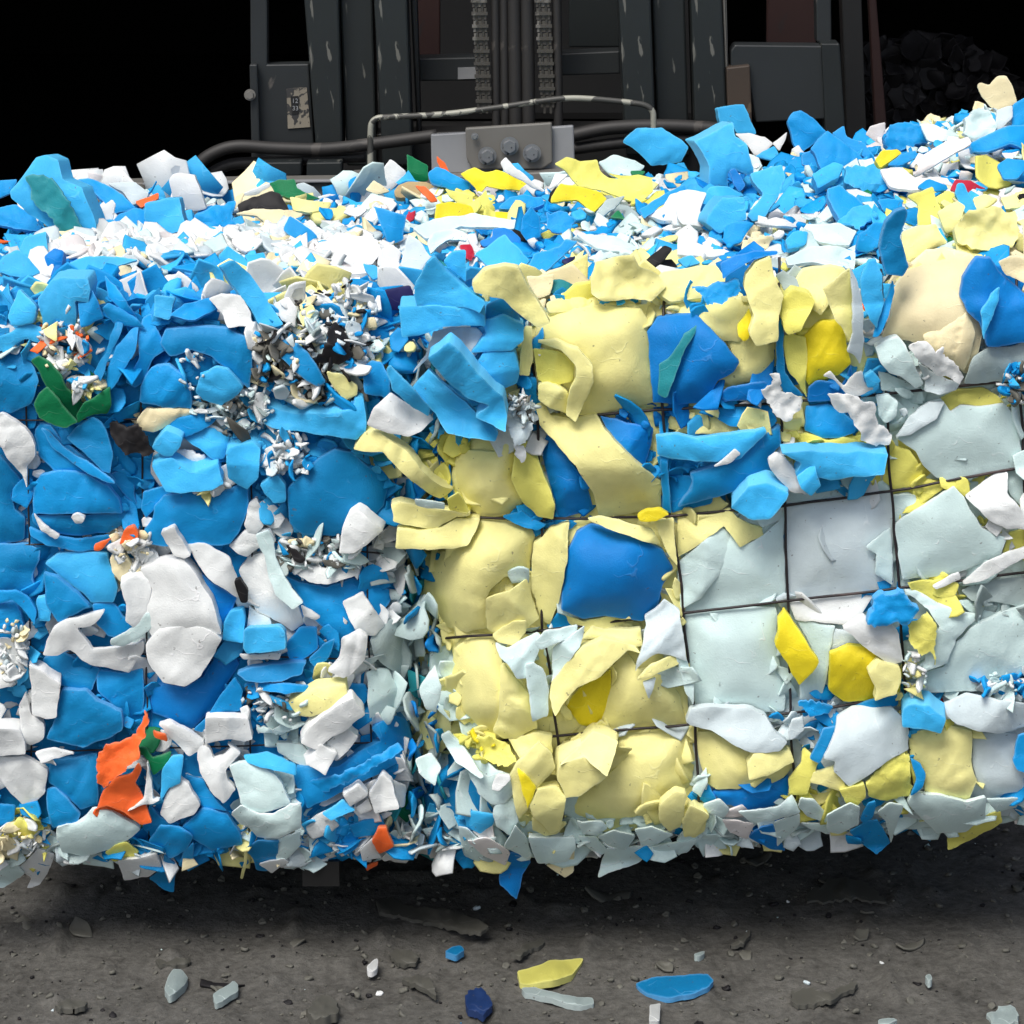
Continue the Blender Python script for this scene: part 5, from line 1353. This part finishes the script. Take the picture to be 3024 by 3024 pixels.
# faint stored bale far back at the right, shed gloom put into black flakes
sb = Soup(); rs2 = random.Random(5)
c0 = pv(2740,200,3.2)
for i in range(420):
    a=rs2.uniform(0,6.28); r_=math.sqrt(rs2.random()); X=c0.x+.24*r_*math.cos(a); Z=c0.z-.10+.17*r_*math.sin(a)
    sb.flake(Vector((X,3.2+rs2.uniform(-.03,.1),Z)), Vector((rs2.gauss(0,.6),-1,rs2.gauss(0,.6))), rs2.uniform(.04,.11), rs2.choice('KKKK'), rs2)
for i in range(300):
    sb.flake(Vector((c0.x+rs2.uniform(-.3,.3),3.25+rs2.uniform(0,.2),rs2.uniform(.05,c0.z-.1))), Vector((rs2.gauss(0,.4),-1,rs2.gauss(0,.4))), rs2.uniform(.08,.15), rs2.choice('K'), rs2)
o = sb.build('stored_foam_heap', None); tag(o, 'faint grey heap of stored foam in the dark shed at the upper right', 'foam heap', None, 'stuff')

# ================================================================ ground
def ground_mat():
    m,N,L,b = new_mat('trampled_dirt')
    tc=N.new('ShaderNodeTexCoord')
    n1=N.new('ShaderNodeTexNoise'); n1.inputs['Scale'].default_value=7; n1.inputs['Detail'].default_value=12; n1.inputs['Roughness'].default_value=.65
    n2=N.new('ShaderNodeTexNoise'); n2.inputs['Scale'].default_value=70; n2.inputs['Detail'].default_value=8; n2.inputs['Roughness'].default_value=.7
    v=N.new('ShaderNodeTexVoronoi'); v.inputs['Scale'].default_value=90; v.feature='DISTANCE_TO_EDGE'
    for n in (n1,n2): L.new(tc.outputs['Object'],n.inputs['Vector'])
    dn=N.new('ShaderNodeVectorMath'); dn.operation='MULTIPLY_ADD'; dn.inputs[1].default_value=(.03,.03,.03); L.new(n2.outputs['Color'],dn.inputs[0]); L.new(tc.outputs['Object'],dn.inputs[2]); L.new(dn.outputs[0],v.inputs['Vector'])
    cr=N.new('ShaderNodeValToRGB'); e=cr.color_ramp.elements; e[0].position=.3; e[0].color=(.022,.021,.018,1); e[1].position=.7; e[1].color=(.175,.17,.155,1)
    mxf=N.new('ShaderNodeMath'); mxf.operation='MULTIPLY_ADD'; mxf.inputs[1].default_value=.5; L.new(n2.outputs['Fac'],mxf.inputs[0])
    hf=N.new('ShaderNodeMath'); hf.operation='MULTIPLY'; hf.inputs[1].default_value=.5; L.new(n1.outputs['Fac'],hf.inputs[0]); L.new(hf.outputs[0],mxf.inputs[2])
    L.new(mxf.outputs[0],cr.inputs[0])
    ck=N.new('ShaderNodeMapRange'); ck.inputs[1].default_value=0; ck.inputs[2].default_value=.03; ck.inputs[3].default_value=.45; ck.inputs[4].default_value=1; L.new(v.outputs['Distance'],ck.inputs[0])
    gate=N.new('ShaderNodeMapRange'); gate.inputs[1].default_value=.48; gate.inputs[2].default_value=.56; L.new(n1.outputs['Fac'],gate.inputs[0])
    mg=N.new('ShaderNodeMix'); mg.inputs[3].default_value=1; L.new(gate.outputs[0],mg.inputs[0]); mg.inputs[2].default_value=1; L.new(ck.outputs[0],mg.inputs[3])
    mm=N.new('ShaderNodeMix'); mm.data_type='RGBA'; mm.blend_type='MULTIPLY'; mm.inputs[0].default_value=1; L.new(cr.outputs[0],mm.inputs[6]); L.new(mg.outputs[0],mm.inputs[7])
    L.new(mm.outputs[2],b.inputs['Base Color']); b.inputs['Roughness'].default_value=.95; b.inputs['Specular IOR Level'].default_value=.15
    bp=N.new('ShaderNodeBump'); bp.inputs['Strength'].default_value=1; bp.inputs['Distance'].default_value=.010
    L.new(mxf.outputs[0],bp.inputs['Height']); L.new(bp.outputs[0],b.inputs['Normal'])
    return m
gm = ground_mat()
# fine patch under and before the bales, joined to a wide sheet
def gh(x,y):
    w = 1 if (abs(x) < 1.45 and -1.0 < y < 1.6) else 0
    e = min(1, max(0,(1.5-abs(x))*5), max(0,(y+1.1)*5), max(0,(1.7-y)*5))
    p = Vector((x,y,0))
    h = .006*noise.noise(p*3) + .006*noise.noise(Vector((x*12,y*9,2))) + .0022*noise.noise(Vector((x*45,y*30,4))) + .0012*noise.noise(Vector((x*120,y*90,6)))
    t = noise.noise(Vector((x*22,y*15,8)));
    if t > .28: h += (t-.28)*.028
    return h*max(0,e)-.002
xs=[-60,-20,-6,-3,-1.8]+[-1.5+i*.0085 for i in range(354)]+[1.8,3,6,20,60]
ys=[-60,-20,-6,-3,-1.5]+[-1.1+i*.011 for i in range(256)]+[2.2,4,11,30,90]
V=[Vector((x,y,gh(x,y))) for y in ys for x in xs]; nx=len(xs)
Fc=[(j*nx+i,j*nx+i+1,(j+1)*nx+i+1,(j+1)*nx+i) for j in range(len(ys)-1) for i in range(nx-1)]
me=bpy.data.meshes.new('ground'); me.from_pydata([tuple(v) for v in V],[],Fc); me.materials.append(gm); me.polygons.foreach_set('use_smooth',[True]*len(Fc)); me.update()
g=bpy.data.objects.new('ground',me); col.objects.link(g); g['kind']='structure'
# crumbs and grit
sg=Soup(); rg=random.Random(11)
for i in range(5200):
    x=rg.uniform(-1.2,1.2); y=rg.uniform(-.75,1.2)
    s_=rg.choice([.002,.002,.003,.003,.004,.006,.006,.008,.014]); cc=rg.choice('VVVVVKVKVVV' if rg.random()<.985 else 'BWLM')
    sg.flake(Vector((x,y,gh(x,y)+s_*.2+.001)), Vector((rg.gauss(0,.35),rg.gauss(0,.35),1)), s_, cc, rg, thick=s_*.35)
for i in range(36):
    x=rg.uniform(-1.1,1.1); y=rg.uniform(-.4,.9)
    sg.flake(Vector((x,y,gh(x,y)+.004)), Vector((rg.gauss(0,.12),rg.gauss(0,.12),1)), rg.uniform(.02,.06), rg.choice('VVVVK'), rg, thick=.004, asp=1.5)
o=sg.build('ground_litter',None); tag(o,'grit, crumbs and tiny shreds scattered over the dirt','litter',None,'stuff')

# ================================================================ light
w=bpy.data.worlds.new('World'); scene.world=w; w.use_nodes=True
N=w.node_tree.nodes; L=w.node_tree.links
sky=N.new('ShaderNodeTexSky'); sky.sky_type='NISHITA'; sky.sun_disc=False
EL,AZ=57,0
sky.sun_elevation=R(EL); sky.sun_rotation=R(208); sky.air_density=1.0; sky.dust_density=4.0; sky.ozone_density=1.0
L.new(sky.outputs[0],N['Background'].inputs[0]); N['Background'].inputs[1].default_value=SKY
sl=bpy.data.lights.new('sun','SUN'); sl.energy=SUN; sl.angle=R(28); sl.color=(1,.98,.94)
so=bpy.data.objects.new('sun',sl); col.objects.link(so)
dirv=Vector((math.sin(R(208))*math.cos(R(EL)), math.cos(R(208))*math.cos(R(EL)), math.sin(R(EL))))   # towards the sun
so.rotation_euler=dirv.to_track_quat('Z','Y').to_euler(); so.location=(0,-3,6)
scene.view_settings.view_transform='Standard'; scene.view_settings.look='None'; scene.view_settings.gamma=1
scene.view_settings.exposure=EXPO
scene.render.engine='CYCLES'
scene.render.resolution_x=1024; scene.render.resolution_y=1024
